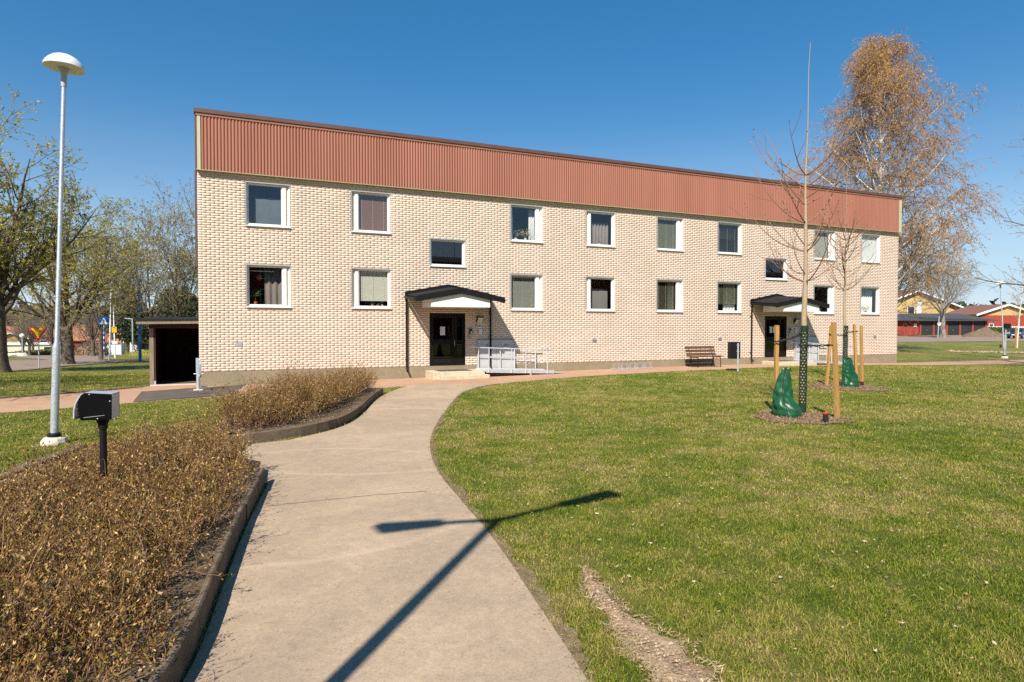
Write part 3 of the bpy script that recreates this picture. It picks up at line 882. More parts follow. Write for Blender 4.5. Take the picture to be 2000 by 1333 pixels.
mb = MB(); mb.box(-.06, .02, 7.0, -.004, DEPTH, 8.79); mb.box(-.075, -.004, 3.9, -.02, .09, 6.97)
mb.build("gable_cladding", M['cap'], bld)
MB().box(.05, .05, ZT - .2, LEN - .05, DEPTH, ZT - .12).build("roof", M['darkroof'], bld)
for k in range(17):
    x0 = 1.0 + k * 2.0
# inside: slabs, back wall and party walls, seen only as dark rooms through the panes
mb = MB()
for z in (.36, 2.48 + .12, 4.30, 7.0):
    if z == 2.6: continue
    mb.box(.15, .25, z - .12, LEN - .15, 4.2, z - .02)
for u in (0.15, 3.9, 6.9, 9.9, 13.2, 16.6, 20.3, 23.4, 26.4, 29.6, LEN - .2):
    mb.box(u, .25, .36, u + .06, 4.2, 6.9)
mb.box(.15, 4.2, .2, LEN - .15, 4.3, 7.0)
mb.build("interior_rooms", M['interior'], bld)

# vents
for u, z in VENT:
    v = MB().box(u - .095, -.010, z - .07, u + .095, .06, z + .07).build("air_vent", M['steelgrey'], bld)
    m2 = MB()
    for k in range(5):
        zz = z - .055 + k * .026
        m2.hexa([(u - .085, -.012, zz), (u + .085, -.012, zz), (u + .085, -.0105, zz + .004), (u - .085, -.0105, zz + .004), (u - .085, -.022, zz - .004), (u + .085, -.022, zz - .004), (u + .085, -.012, zz + .016), (u - .085, -.012, zz + .016)])
    m2.build("louvre", M['steelgrey'], v)


def curtain(name, label, u0, u1, z0, z1, y, mat, waves=5, amp=.03, cat="curtain", wavy_top=0):
    n = 14 * waves // 2 + 2
    U = np.linspace(u0, u1, n)
    yy = y + amp * np.sin(np.linspace(0, waves * 2 * math.pi, n)) + rng.normal(0, .003, n)
    zt = z1 - wavy_top * (0.5 + .5 * np.sin(np.linspace(0, 3 * math.pi, n)))
    V = np.concatenate([np.c_[U, yy, np.full(n, z0)], np.c_[U, yy, zt], np.c_[U, yy + .004, np.full(n, z0)], np.c_[U, yy + .004, zt]])
    Fq = [[i, i + 1, i + 1 + n, i + n] for i in range(n - 1)] + [[2 * n + i + 1, 2 * n + i, 3 * n + i, 3 * n + i + 1] for i in range(n - 1)] + [[n + i, n + i + 1, 3 * n + i + 1, 3 * n + i] for i in range(n - 1)]
    o = np_obj(name, V, np.array(Fq), mat, smooth=True)
    o.location = (BX, BY, 0); o.rotation_euler = (0, 0, A)
    return tag(o, label, cat)


def leaf_quads(P, D, L, W, rg, fold=0.0):
    """P (N,3) bases, D (N,3) directions, lengths, widths -> verts, quads (kite-shaped leaves)"""
    N = len(P)
    D = D / np.maximum(np.linalg.norm(D, axis=1), 1e-6)[:, None]
    r = rg.normal(size=(N, 3)); s = np.cross(D, r); s /= np.maximum(np.linalg.norm(s, axis=1), 1e-6)[:, None]
    nrm = np.cross(s, D)
    L = np.broadcast_to(L, (N,))[:, None]; W = np.broadcast_to(W, (N,))[:, None]
    mid = P + D * L * .45 + nrm * L * fold
    V = np.stack([P, mid + s * W / 2, P + D * L, mid - s * W / 2], 1)
    F = np.arange(N * 4).reshape(N, 4)
    return V.reshape(-1, 3), F


def pot_plant(label, u, y, z, h, potmat, leafm, pr=.055, ph=.09, n=40, spiky=False, group=None, leaf=.06):
    x_, y_, _ = bl(u, -y)
    t = thing("potted_plant", label, "potted plant", (x_, y_, z), A, group)
    MB().lathe([(pr * .75, 0), (pr, ph), (pr * 1.08, ph), (pr * 1.08, ph * .88), (pr * .9, ph * .86)][:3], 14).build("pot", potmat, t, True)
    P = []; D = []
    if spiky:
        mbs = MB().tube([(0, 0, ph * .6), (.005, 0, h * .55)], .008, 6); mbs.build("stem", M['twig'], t)
        for k in range(n):
            a = rng.uniform(0, 6.28); e = rng.uniform(-.4, 1.2); P.append((0, 0, h * rng.uniform(.45, .62))); D.append((math.cos(a) * math.cos(e), math.sin(a) * math.cos(e), math.sin(e)))
        V, F = leaf_quads(np.array(P), np.array(D), h * .42, .022, rng, .08)
    else:
        mbs = MB()
        for k in range(6):
            a = rng.uniform(0, 6.28); rr = h * .28
            mbs.tube([(0, 0, ph * .5), (math.cos(a) * rr * .5, math.sin(a) * rr * .5, h * .6), (math.cos(a) * rr, math.sin(a) * rr, h * rng.uniform(.75, .95))], .004, 5)
        mbs.build("stem", M['twig'], t)
        for k in range(n):
            a = rng.uniform(0, 6.28); rr = h * .35 * math.sqrt(rng.uniform()); P.append((math.cos(a) * rr, math.sin(a) * rr, rng.uniform(h * .4, h * .95))); D.append((math.cos(a) + rng.normal(0, .5), math.sin(a) + rng.normal(0, .5), rng.normal(0, .6)))
        V, F = leaf_quads(np.array(P), np.array(D), leaf, leaf * .6, rng, .1)
    np_obj("leaves", V, F, leafm, t)
    return t


def blind(win, u0, u1, z0, z1, mat, y=.175, tilt=.5, pitch=.024):
    n = int((z1 - z0) / pitch)
    V = []; F = []
    for k in range(n):
        z = z0 + (k + .5) * (z1 - z0) / n
        dy, dz = .011 * math.cos(tilt), .011 * math.sin(tilt) * 1.15
        b = len(V)
        V += [(u0, y - dy, z - dz), (u1, y - dy, z - dz), (u1, y, z + .002), (u0, y, z + .002), (u1, y + dy, z + dz), (u0, y + dy, z + dz)]
        F += [(b, b + 1, b + 2, b + 3), (b + 3, b + 2, b + 4, b + 5)]
    o = np_obj("blind_slats", V, np.array(F), mat, win); tag(o, kind='stuff')
    m = MB()
    for f in (.12, .5, .88):
        m.box(u0 + (u1 - u0) * f - .003, y - .016, z0, u0 + (u1 - u0) * f + .003, y - .0145, z1)
    m.box(u0, y - .014, z1, u1, y + .014, z1 + .03)
    m.build("blind_cords", M['cream'], win)


def window(o, side, wide=True):
    """window in opening o: flashing, frame, sash, board or vent strip at its side, pane and sill; returns (window, pane u0, u1, z0, z1)"""
    u0, u1, z0, z1 = o
    f = MB()
    fw = .055
    yf, yb = .055, .15
    f.box(u0 + .002, yf, z0, u0 + fw, yb, z1 - .002); f.box(u1 - fw, yf, z0, u1 - .002, yb, z1 - .002)
    f.box(u0 + fw, yf, z0, u1 - fw, yb, z0 + fw); f.box(u0 + fw, yf, z1 - fw, u1 - fw, yb, z1 - .002)
    win = f.build("window", M['white'], bld)
    # reveal lining: painted at the sides, folded grey sheet over the head
    r = MB(); t = .012
    r.box(u0 + .0015, -.022, z0 + .03, u0 + t, yf - .001, z1 - .03); r.box(u1 - t, -.022, z0 + .03, u1 - .0015, yf - .001, z1 - .03)
    r.build("reveal_lining", M['white'], win)
    h = MB(); h.box(u0 - .012, -.030, z1 - .03, u1 + .012, yf - .001, z1 - .004)
    h.box(u0 - .012, -.030, z0 + .03, u0 + .0005, -.016, z1 - .03)
    h.build("flashing", M['flash'], win)
    a, b = u0 + fw + .001, u1 - fw - .001
    sb = .05
    if side:
        w1, w2 = .115, .075
        if side == 'R':
            MB().box(b - w1 - w2, yf - .014, z0 + fw + .001, b - w2, yb - .01, z1 - fw - .001).build("side_sash", M['white'], win)
            MB().box(b - w2 + .004, yf + .035, z0 + fw + .001, b, yb - .01, z1 - fw - .001).build("vent_strip", M['cream'], win)
            b = b - w1 - w2 - .001
        else:
            MB().box(a + w2, yf - .014, z0 + fw + .001, a + w1 + w2, yb - .01, z1 - fw - .001).build("side_sash", M['white'], win)
            MB().box(a, yf + .035, z0 + fw + .001, a + w2 - .004, yb - .01, z1 - fw - .001).build("vent_strip", M['cream'], win)
            a = a + w1 + w2 + .001
    s = MB(); c, d = z0 + fw + .001, z1 - fw - .001; sb = .032
    ys, ye = yf + .018, yb - .02
    s.box(a, ys, c, a + sb, ye, d); s.box(b - sb, ys, c, b, ye, d); s.box(a + sb, ys, c, b - sb, ye, c + sb); s.box(a + sb, ys, d - sb, b - sb, ye, d)
    s.build("sash", M['white'], win)
    MB().add([(a + sb, yf + .05, c + sb), (b - sb, yf + .05, c + sb), (b - sb, yf + .05, d - sb), (a + sb, yf + .05, d - sb)], [(0, 1, 2, 3)]).build("pane", M['glass'], win)
    MB().hexa([(u0 - .02, -.065, z0 - .022), (u1 + .02, -.065, z0 - .022), (u1 + .02, yf - .001, z0 - .004), (u0 - .02, yf - .001, z0 - .004),
               (u0 - .02, -.065, z0 + .004), (u1 + .02, -.065, z0 + .004), (u1 + .02, yf - .001, z0 + .030), (u0 - .02, yf - .001, z0 + .030)]).build("sill", M['white'], win)
    MB().box(u0 - .05, .152, z0 - .02, u1 + .05, .42, z0 + .05).build("inner_sill", M['white'], win)
    return win, a + sb, b - sb, c + sb, d - sb


SIDES = ['R', 'L', 'R', 'L', 'R', None, 'R', None]
wins = {}
for k, u in enumerate(WU):
    for lvl in (0, 1):
        wins[(k, lvl)] = window(OPEN[k * 2 + lvl], SIDES[k])
for k in (0, 1):
    window(STAIR[k], None)


def W(k, l): return wins[(k, l)]


# what hangs and stands behind the panes
w, a, b, c, d = W(0, 1); curtain("curtain", "blue grey curtain drawn across the upper corner window", a + .2, b + .05, c - .05, d - .35, .34, M['curtain_blue'], 2, .006)
w, a, b, c, d = W(0, 0)
curtain("curtain", "grey brown curtain beside the pink lamp in the lower corner window", a + .48, b + .06, c - .05, d, .42, M['curtain_grey'], 3, .035)
x_, y_, _ = bl(a + .33, -.75)
t = thing("pendant_lamp", "round pink pendant lamp hanging in the lower corner window", "ceiling lamp", (x_, y_, 3.66), A)
MB().lathe([(.02, .10), (.07, .085), (.105, .045), (.118, 0), (.105, -.045), (.07, -.085), (.02, -.10)], 18).build("lamp_shade", M['pink'], t, True)
MB().tube([(0, 0, .1), (0, 0, .6)], .004, 5).build("cord", M['black'], t)
pot_plant("spiky leaved plant in a brown pot under the pink lamp", a + .18, .30, c - .01, .62, M['terracotta'], M['houseplant'], .07, .12, 34, True)
MB().box(a + .02, .2, d - .13, b - .25, .215, d - .105).build("blind_rail", M['cream'], w)
w, a, b, c, d = W(1, 1); blind(w, a, b, c, d - .01, M['blind_brown'], tilt=1.2, pitch=.021)
w, a, b, c, d = W(1, 0); blind(w, a + .01, b, c + .18, d - .04, M['blind_cream'], tilt=1.15)
pot_plant("terracotta pot plant under the cream blind, next to the sash post", a + .5, .27, c - .01, .17, M['terracotta'], M['houseplant'], .05, .07, 14)
pot_plant("terracotta pot with bare soil under the cream blind, middle of three", a + .7, .27, c - .01, .10, M['terracotta'], M['houseplant'], .055, .06, 5)
pot_plant("small white pot plant under the cream blind", a + .86, .27, c - .01, .17, M['potwhite'], M['houseplant'], .04, .06, 16)
w, a, b, c, d = W(2, 1)
curtain("curtain", "white lace curtain at the dark side of the window with two pale plants", a, a + .13, c, d, .28, M['lace'], 2, .012)
curtain("curtain", "wide white lace curtain beside the taller pale plant", b - .2, b + .05, c, d, .28, M['lace'], 3, .015)
pot_plant("thin pale plant in a white pot in the upper window", a + .24, .24, c - .01, .42, M['potwhite'], M['paleplant'], .065, .09, 22, leaf=.07)
pot_plant("bushy pale plant in a white pot in the upper window", a + .66, .24, c - .01, .46, M['potwhite'], M['paleplant'], .06, .10, 60, leaf=.08)
w, a, b, c, d = W(2, 0); blind(w, a, b, c, d - .05, M['blind_grey'], tilt=.55)
w, a, b, c, d = W(3, 1)
curtain("curtain", "grey brown pleated curtain behind a small white pot", a + .1, b, c, d - .32, .36, M['curtain_grey'], 6, .03)
pot_plant("tiny plant in a white pot in front of the pleated curtain", a + .5, .24, c - .01, .16, M['potwhite'], M['houseplant'], .05, .08, 10)
w, a, b, c, d = W(3, 0)
curtain("curtain", "plain dark grey screen in the lower part of the ground floor window", a, b, c, d - .38, .40, M['interior'], 1, .005, "screen")
w, a, b, c, d = W(4, 1); blind(w, a, b, c, d - .02, M['blind_olive'], tilt=.7)
w, a, b, c, d = W(4, 0); blind(w, a, b, c, d - .02, M['blind_olive'], tilt=.22)
curtain("curtain", "thin white curtain behind the half open blind of the window between bench and bicycle rack", b - .3, b + .03, c, d, .30, M['curtain_white'], 4, .02)
w, a, b, c, d = W(5, 1); blind(w, a, b, c, d - .02, M['blind_olive'], tilt=.05)
curtain("curtain", "net curtain hanging in the top half of the window above the bench", a, b, (c + d) / 2, d, .30, M['curtain_grey'], 7, .02)
w, a, b, c, d = W(5, 0); blind(w, a, b, c + .3, d - .02, M['blind_olive'], tilt=.3)
curtain("curtain", "white curtain in the ground floor window above the bench", a + .5, b, c, d, .30, M['curtain_white'], 4, .025)
w, a, b, c, d = W(6, 1); blind(w, a, b, c, d - .02, M['blind_cream'], tilt=.75)
w, a, b, c, d = W(6, 0)
pot_plant("low green plant in the window beside the far entrance canopy", a + .62, .25, c - .01, .2, M['potwhite'], M['houseplant'], .06, .07, 26)
w, a, b, c, d = W(7, 1)
MB().add([(a - .02, .16, c - .02), (b + .02, .16, c - .02), (b + .02, .16, d + .02), (a - .02, .16, d + .02)], [(0, 1, 2, 3)]).build("roller_blind", M['blind_white'], w)
w, a, b, c, d = W(7, 0)
curtain("curtain", "white curtain in the last ground floor window", a + .42, b + .03, c, d, .36, M['curtain_white'], 5, .03)
pot_plant("green plant in a white pot in the last ground floor window", a + .24, .25, c - .01, .36, M['potwhite'], M['houseplant'], .085, .16, 26)
pot_plant("leafy plant beside the white curtain in the last ground floor window", a + .62, .25, c - .01, .36, M['terracotta'], M['houseplant'], .06, .08, 40)

# ------------------------------------------------------------------ entrances


def entrance(du, letter, which):
    # canopy: two pitches, black bargeboards, white gable box
    cu = 8.41 + du
    c = MB()
    Z_R, Z_E = 3.40, 3.10       # ridge, eaves at the wall
    drop = .14                  # falls a little towards the front
    def top(x, n): return Z_R - abs(x - cu) / 1.6 * (Z_R - Z_E) - drop * n / 1.6
    prof = []
    # corrugated roof sheets, one per pitch
    can = MB()
    root = None
    for sgn in (-1, 1):
        m = MB(); vs = []; k = 26
        for i in range(k * 2 + 1):
            n_ = .04 + 1.52 * i / (k * 2)
            bump = .012 * (i % 2)
            for xx in (cu, cu + sgn * 1.62):
                vs.append((xx, -n_, top(xx, n_) + .035 + bump))
        fs = [(2 * i, 2 * i + 1, 2 * i + 3, 2 * i + 2) if sgn < 0 else (2 * i, 2 * i + 2, 2 * i + 3, 2 * i + 1) for i in range(k * 2)]
        m.add(vs, fs)
        if root is None:
            # body of the canopy: the timber deck under the sheets
            dk = MB()
            for s2 in (-1, 1):
                e = cu + s2 * 1.6
                p = [(cu, -.03, top(cu, .03) - .03), (e, -.03, top(e, .03) - .03), (e, -1.55, top(e, 1.55) - .03), (cu, -1.55, top(cu, 1.55) - .03)]
                q = [(a_, b_, z_ + .05) for a_, b_, z_ in p]
                dk.hexa(p + q)
            root = dk.build("entrance_canopy", M['roofblack'], bld)
        m.build("roof_sheet", M['roofblack'], root)
        e = cu + sgn * 1.66
        # bargeboards front and back
        for n0, n1, zz in ((1.56, 1.60, 0), (.0275, .06, .085)):
            h = .205
            z_c, z_e = top(cu, n1) + .075 + zz, top(cu + sgn * 1.6, n1) + .06 + zz
            MB().hexa([(cu, -n0, z_c - h), (e, -n0, z_e - h), (e, -n1, z_e - h), (cu, -n1, z_c - h), (cu, -n0, z_c), (e, -n0, z_e), (e, -n1, z_e), (cu, -n1, z_c)]).build("bargeboard", M['black'], root)
        # gutter
        g = MB(); ge = cu + sgn * 1.665
        gp = [(ge - .05, .06), (ge - .045, .005), (ge - .02, -.02), (ge + .02, -.02), (ge + .045, .005), (ge + .05, .06), (ge + .042, .06), (ge + .035, .01), (ge, -.01), (ge - .035, .01), (ge - .042, .06)]
        zg = top(ge, 0) - .07
        vs = [(p[0], -.07, zg + p[1]) for p in gp] + [(p[0], -1.52, zg - drop + p[1]) for p in gp]
        nn = len(gp)
        g.add(vs, [(i, (i + 1) % nn, (i + 1) % nn + nn, i + nn) for i in range(nn)] + [tuple(range(nn)), tuple(range(2 * nn - 1, nn - 1, -1))])
        g.build("gutter", M['black'], root, True)
        # downpipe beside the wall
        pu = (6.80 if sgn < 0 else 10.09) + du
        m = MB(); zb = .42
        m.tube([(pu - .03 * sgn * -1, -.12, zg + .0), (pu, -.10, zg - .08), (pu, -.085, zg - .2), (pu, -.085, zb + .08), (pu, -.10, zb), (pu, -.21, zb - .09)], .038, 10)
        for zz in (2.45, .75): m.box(pu - .048, -.075, zz, pu + .048, -.022, zz + .03)
        m.build("downpipe", M['black'], root, True)
    # white gable box below the roof
    bx0, bx1, zb = cu - 1.08, cu + 1.11, 2.655
    fr = [(bx0, zb), (bx1, zb), (bx1, top(bx1, 1.5) - .045), (cu, top(cu, 1.5) - .035), (bx0, top(bx0, 1.5) - .045)]
    MB().prism(fr, 'y', -1.50, -1.47).build("gable_board", M['white'], root)
    MB().prism([(bx0, zb), (bx0 + .03, zb), (bx0 + .03, top(bx0, 1.46) - .05), (bx0, top(bx0, 1.46) - .05)], 'y', -1.469, -.25).build("side_board", M['white'], root)
    MB().prism([(bx1 - .03, zb), (bx1, zb), (bx1, top(bx1, 1.46) - .05), (bx1 - .03, top(bx1, 1.46) - .05)], 'y', -1.469, -.25).build("side_board", M['white'], root)
    MB().box(bx0 + .031, -1.469, zb + .01, bx1 - .031, -.25, zb + .03).build("soffit", M['white'], root)

    # door
    u0, u1, z0, z1 = 7.69 + du, 9.09 + du, .36, 2.48
    f = MB()
    f.box(u0, .02, z0, u0 + .06, .12, z1); f.box(u1 - .05, .02, z0, u1, .12, z1); f.box(u0 + .06, .02, z1 - .08, u1 - .05, .12, z1)
    f.box(u0 + .06, .02, z0, u1 - .05, .12, z0 + .03); f.box(u0 + .97, .02, z0 + .03, u0 + 1.03, .12, z1 - .08)
    door = f.build("entrance_door", M['door'], bld)
    f = MB(); a, b = u0 + .065, u0 + .965
    f.box(a, .035, z0 + .035, a + .09, .09, z1 - .085); f.box(b - .09, .035, z0 + .035, b, .09, z1 - .085)
    f.box(a + .09, .035, z0 + .035, b - .09, .09, z0 + .24); f.box(a + .09, .035, z1 - .19, b - .09, .09, z1 - .085)
    f.box(a + .09, .035, z0 + .93, b - .09, .09, z0 + 1.12); f.box(a + .09, .035, z0 + .42, b - .09, .09, z0 + .47)
    f.build("door_leaf", M['door'], door)
    g = MB()
    for za, zb_ in ((z0 + .47, z0 + .93), (z0 + 1.12, z1 - .19)):
        g.add([(a + .09, .065, za), (b - .09, .065, za), (b - .09, .065, zb_), (a + .09, .065, zb_)], [(0, 1, 2, 3)])
    g.build("pane", M['doorglass'], door)
    MB().box(a + .09, .06, z0 + .24, b - .09, .07, z0 + .42).build("kick_panel", M['black'], door)
    sa, sb = u0 + 1.035, u1 - .055
    f = MB(); f.box(sa, .04, z0 + .035, sb, .085, z0 + .5); f.box(sa, .04, z0 + 1.0, sb, .085, z0 + 1.08); f.box(sa, .04, z0 + .5, sa + .05, .085, z0 + 1.0); f.box(sb - .05, .04, z0 + .5, sb, .085, z0 + 1.0)
    f.box(sa, .04, z0 + 1.08, sa + .05, .085, z1 - .085); f.box(sb - .05, .04, z0 + 1.08, sb, .085, z1 - .085); f.box(sa + .05, .04, z1 - .17, sb - .05, .085, z1 - .085)
    f.build("side_light", M['door'], door)
    g = MB()
    for za, zb_ in ((z0 + .5, z0 + 1.0), (z0 + 1.08, z1 - .17)):
        g.add([(sa + .05, .06, za), (sb - .05, .06, za), (sb - .05, .06, zb_), (sa + .05, .06, zb_)], [(0, 1, 2, 3)])
    g.build("pane", M['doorglass'], door)
    m = MB(); m.tube([(b + .0, .03, z0 + .86), (b + .0, -.02, z0 + .88), (b + .0, -.02, z0 + 1.08), (b + .0, .03, z0 + 1.10)], .011, 8); m.build("handle", M['steelgrey'], door, True)
    # lining of the doorway behind
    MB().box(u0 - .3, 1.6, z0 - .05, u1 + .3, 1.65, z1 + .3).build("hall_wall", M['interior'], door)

    def on_wall(name, label, cat, u, z, n=.0):
        x_, y_, _ = bl(u, n); return thing(name, label, cat, (x_, y_, z), A)

    near = which
    # notices on the door glass
    if du == 0:
        t = on_wall("paper_notice", "white paper notice taped inside the glass of the near entrance door", "notice", u0 + .52, 1.80)
        MB().box(-.095, .058, -.16, .095, .061, .16).build("sheet", M['paper'], t)
        pr = MB()
        for k in range(8): pr.box(-.07, .0565, .11 - k * .03, .02 + .045 * ((k * 7) % 3 - 1) / 1.5, .0575, .114 - k * .03)
        tag(pr.build("print_lines", M['ink'], t), kind='stuff')
    else:
        for q, (xx, lb) in enumerate(((.46, "white notice on the far entrance door, next to the hinge side"), (.67, "white notice on the far entrance door, closer to the door handle"))):
            t = on_wall("paper_notice", lb, "notice", u0 + xx, 1.82)
            MB().box(-.08, .058, -.15, .08, .061, .15).build("sheet", M['paper'], t)
    # lamp, number, intercom, board
    t = on_wall("wall_lamp", "box wall lamp with slanted cream lens %s" % ("above the 24A number plate" if du == 0 else "above the 24B number plate"), "wall lamp", 9.66 + du, 2.19)
    MB().prism([(-.022, .16), (-.022, -.08), (-.05, -.08), (-.16, .12), (-.16, .16)], 'x', -.12, .12).build("housing", M['black'], t)
    MB().hexa([(-.105, -.052, -.10), (.105, -.052, -.10), (.105, -.04, -.105), (-.105, -.04, -.105), (-.105, -.168, .11), (.105, -.168, .11), (.105, -.156, .115), (-.105, -.156, .115)]).build("lens", M['lamplens'], t)
    t = on_wall("house_number_sign", "white plate reading 24%s beside the %s entrance" % (letter, which), "sign", 9.65 + du, 1.99)
    MB().box(-.11, -.034, -.075, .11, -.024, .075).build("plate", M['signwhite'], t)
    cu_ = bpy.data.curves.new("number", 'FONT'); cu_.body = "24" + letter; cu_.size = .13; cu_.align_x = 'CENTER'; cu_.align_y = 'CENTER'; cu_.extrude = .001; cu_.offset = .004
    cu_.materials.append(M['ink'])
    tmp = bpy.data.objects.new("number_outline", cu_)
    tme = bpy.data.meshes.new_from_object(tmp); bpy.data.objects.remove(tmp)
    lo = bpy.data.objects.new("number", tme); link(lo, t); lo.location = (0, -.036, 0); lo.rotation_euler = (R(90), 0, 0)
    t = on_wall("intercom", "grey door intercom with black keypad at the %s door" % which, "intercom", 9.29 + du, 1.77)
    MB().box(-.085, -.045, -.125, .085, -.022, .125).build("plate", M['steelgrey'], t)
    MB().box(-.05, -.055, -.10, .055, -.046, .105).build("keypad", M['black'], t)
    MB().box(.0, -.059, -.09, .045, -.056, .02).build("name_strip", M['paper'], t)
    MB().box(-.085, -.04, -.30, -.005, -.022, -.17).build("lock_cylinder", M['steelgrey'], t)
    t = on_wall("notice_board", "small pale framed notice under the 24%s plate" % letter, "notice board", 9.70 + du, 1.77)
    MB().box(-.09, -.036, -.125, .09, -.022, .125).build("frame", M['steelgrey'], t)
    MB().box(-.075, -.039, -.108, .075, -.037, .108).build("sheet", M['paper'], t)
    # meter cabinets
    t = on_wall("meter_cabinet", "grey double door meter cabinet on the wall behind the %s ramp" % which, "cabinet", 9.56 + du, 0)
    MB().box(0, -.06, .16, 1.54, -.004, 1.455).build("casing", M['greymetal'], t)
    for k in (0, 1):
        dd = MB().box(.012 + k * .768, -.074, .18, .012 + k * .768 + .755, -.061, 1.44).build("door", M['greymetal'], t)
        MB().box(.34 + k * .76, -.087, 1.20, .50 + k * .76, -.0745, 1.27).build("handle", M['steelgrey'], dd)
    # steps
    gz = hz(*bl(8.6 + du, 1.0)[:2])
    t = on_wall("entrance_steps", "pale concrete steps in front of the %s entrance door" % which, "steps", 8.45 + du, 0)
    MB().prism([(-.93, -1.02), (-.93, -.006), (1.05, -.006), (1.05, -1.02)][::-1], 'z', gz - .2, .335).build("landing", M['conc'], t, bevel=.012)
    MB().prism([(-.70, -1.36), (-.70, -1.022), (1.12, -1.022), (1.12, -1.36)][::-1], 'z', gz - .2, gz + .135).build("step", M['conc'], t, bevel=.012)
    MB().box(-.62, -.86, .336, .62, -.1, .348).build("doormat", M['patch'], t)
    # aluminium ramp: from the landing down along the facade
    g1 = hz(*bl(13.3 + du, .8)[:2])
    rl = 2.8
    NEARP, FARP = (.09, 1.0, 1.59, 2.5), (.02, .92, 1.53, 2.44)
    t = on_wall("access_ramp", "aluminium wheelchair ramp with double handrails beside the %s entrance" % which, "ramp", 9.55 + du, 0)
    zA, zB = .33, g1 + .06
    nA, nB = .22, 1.02
    def rz_(x): return zA + (zB - zA) * x / rl
    dk = MB(); dk.hexa([(-.12, -nB, zA - .02), (rl, -nB, zB - .02), (rl, -nA, zB - .02), (-.12, -nA, zA - .02), (-.12, -nB, zA + .012), (rl, -nB, zB + .012), (rl, -nA, zB + .012), (-.12, -nA, zA + .012)])
    dk.build("deck", M['alu'], t)
    MB().hexa([(rl + .005, -nB, zB - .03), (rl + .5, -nB, g1 + .006), (rl + .5, -nA, g1 + .006), (rl + .005, -nA, zB - .03), (rl + .005, -nB, zB + .008), (rl + .5, -nB, g1 + .018), (rl + .5, -nA, g1 + .018), (rl + .005, -nA, zB + .008)]).build("ramp_lip", M['alu'], t)
    for n_, xs_, ofs in ((nB + .022, NEARP, .32), (nA - .022, FARP, -.02)):
        MB().hexa([(ofs * .3 - .1, -n_ - .02, rz_(0) - .07), (rl, -n_ - .02, zB - .05), (rl, -n_ + .02, zB - .05), (ofs * .3 - .1, -n_ + .02, rz_(0) - .07), (ofs * .3 - .1, -n_ - .02, rz_(0) + .06), (rl, -n_ - .02, zB + .08), (rl, -n_ + .02, zB + .08), (ofs * .3 - .1, -n_ + .02, rz_(0) + .06)]).build("side_beam", M['alu'], t)
        for xx in xs_:
            MB().tube([(xx, -n_ - .045 * (1 if n_ > .6 else -1), rz_(xx) - .06), (xx, -n_ - .045 * (1 if n_ > .6 else -1), rz_(xx) + .83)], .021, 8).build("post", M['alu'], t, True)
        yy = -n_ - .045 * (1 if n_ > .6 else -1)
        MB().tube([(xs_[0] - .35, yy, rz_(xs_[0] - .35) + .85), (xs_[-1] + .25, yy, rz_(xs_[-1] + .25) + .85)], .021, 8).build("handrail", M['alu'], t, True)
        MB().tube([(xs_[0], yy, rz_(xs_[0]) + .5), (xs_[-1], yy, rz_(xs_[-1]) + .5)], .015, 8).build("knee_rail", M['alu'], t, True)
    MB().box(1.76, -nB - .09, g1 - .1, 1.81, -nB - .05, rz_(1.78) + .1).build("support_leg", M['alu'], t)


entrance(0.0, "A", "near")
entrance(16.48, "B", "far")

# ------------------------------------------------------------------ bin shelter at the gable
sh = thing("bin_shelter", "open dark wooden shelter with flat roof leaning on the brick gable", "shelter", (BX, BY, 0), A)
SV0, SV1 = .98, 4.6
MB().hexa([(-1.85, .62, 2.04), (-.02, .62, 2.06), (-.02, SV1 + .2, 2.16), (-1.85, SV1 + .2, 2.14), (-1.85, .62, 2.16), (-.02, .62, 2.18), (-.02, SV1 + .2, 2.28), (-1.85, SV1 + .2, 2.26)]).build("roof", M['greywood'], sh)
MB().hexa([(-1.9, .58, 2.165), (-.02, .58, 2.185), (-.02, SV1 + .2, 2.29), (-1.9, SV1 + .2, 2.27), (-1.9, .58, 2.215), (-.02, .58, 2.235), (-.02, SV1 + .2, 2.34), (-1.9, SV1 + .2, 2.32)]).build("roof_felt", M['roofblack'], sh)
MB().box(-1.52, SV0, .02, -1.40, SV0 + .05, 1.9).build("post", M['greywood'], sh)
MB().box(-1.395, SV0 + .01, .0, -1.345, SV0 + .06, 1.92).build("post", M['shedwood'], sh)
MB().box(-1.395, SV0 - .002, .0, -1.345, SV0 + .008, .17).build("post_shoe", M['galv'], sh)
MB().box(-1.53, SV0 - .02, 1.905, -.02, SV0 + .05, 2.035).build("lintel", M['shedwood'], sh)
MB().box(-1.5, SV0 - .12, .0, -.03, SV0 - .02, .05).build("threshold", M['paleconc'], sh)
for k in range(18):
    v = SV0 + .06 + k * .2
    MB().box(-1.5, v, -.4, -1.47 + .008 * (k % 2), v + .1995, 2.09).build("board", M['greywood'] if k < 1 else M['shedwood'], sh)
for k in range(7):
    u = -1.46 + k * .205
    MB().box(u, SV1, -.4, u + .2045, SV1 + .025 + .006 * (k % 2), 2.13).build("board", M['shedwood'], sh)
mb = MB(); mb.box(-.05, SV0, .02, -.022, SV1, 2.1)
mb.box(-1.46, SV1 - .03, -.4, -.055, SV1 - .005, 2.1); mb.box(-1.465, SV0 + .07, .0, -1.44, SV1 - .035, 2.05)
mb.build("light_block_backing", M['shedwood'], sh)  # dark backing added inside to shut out light through the board gaps

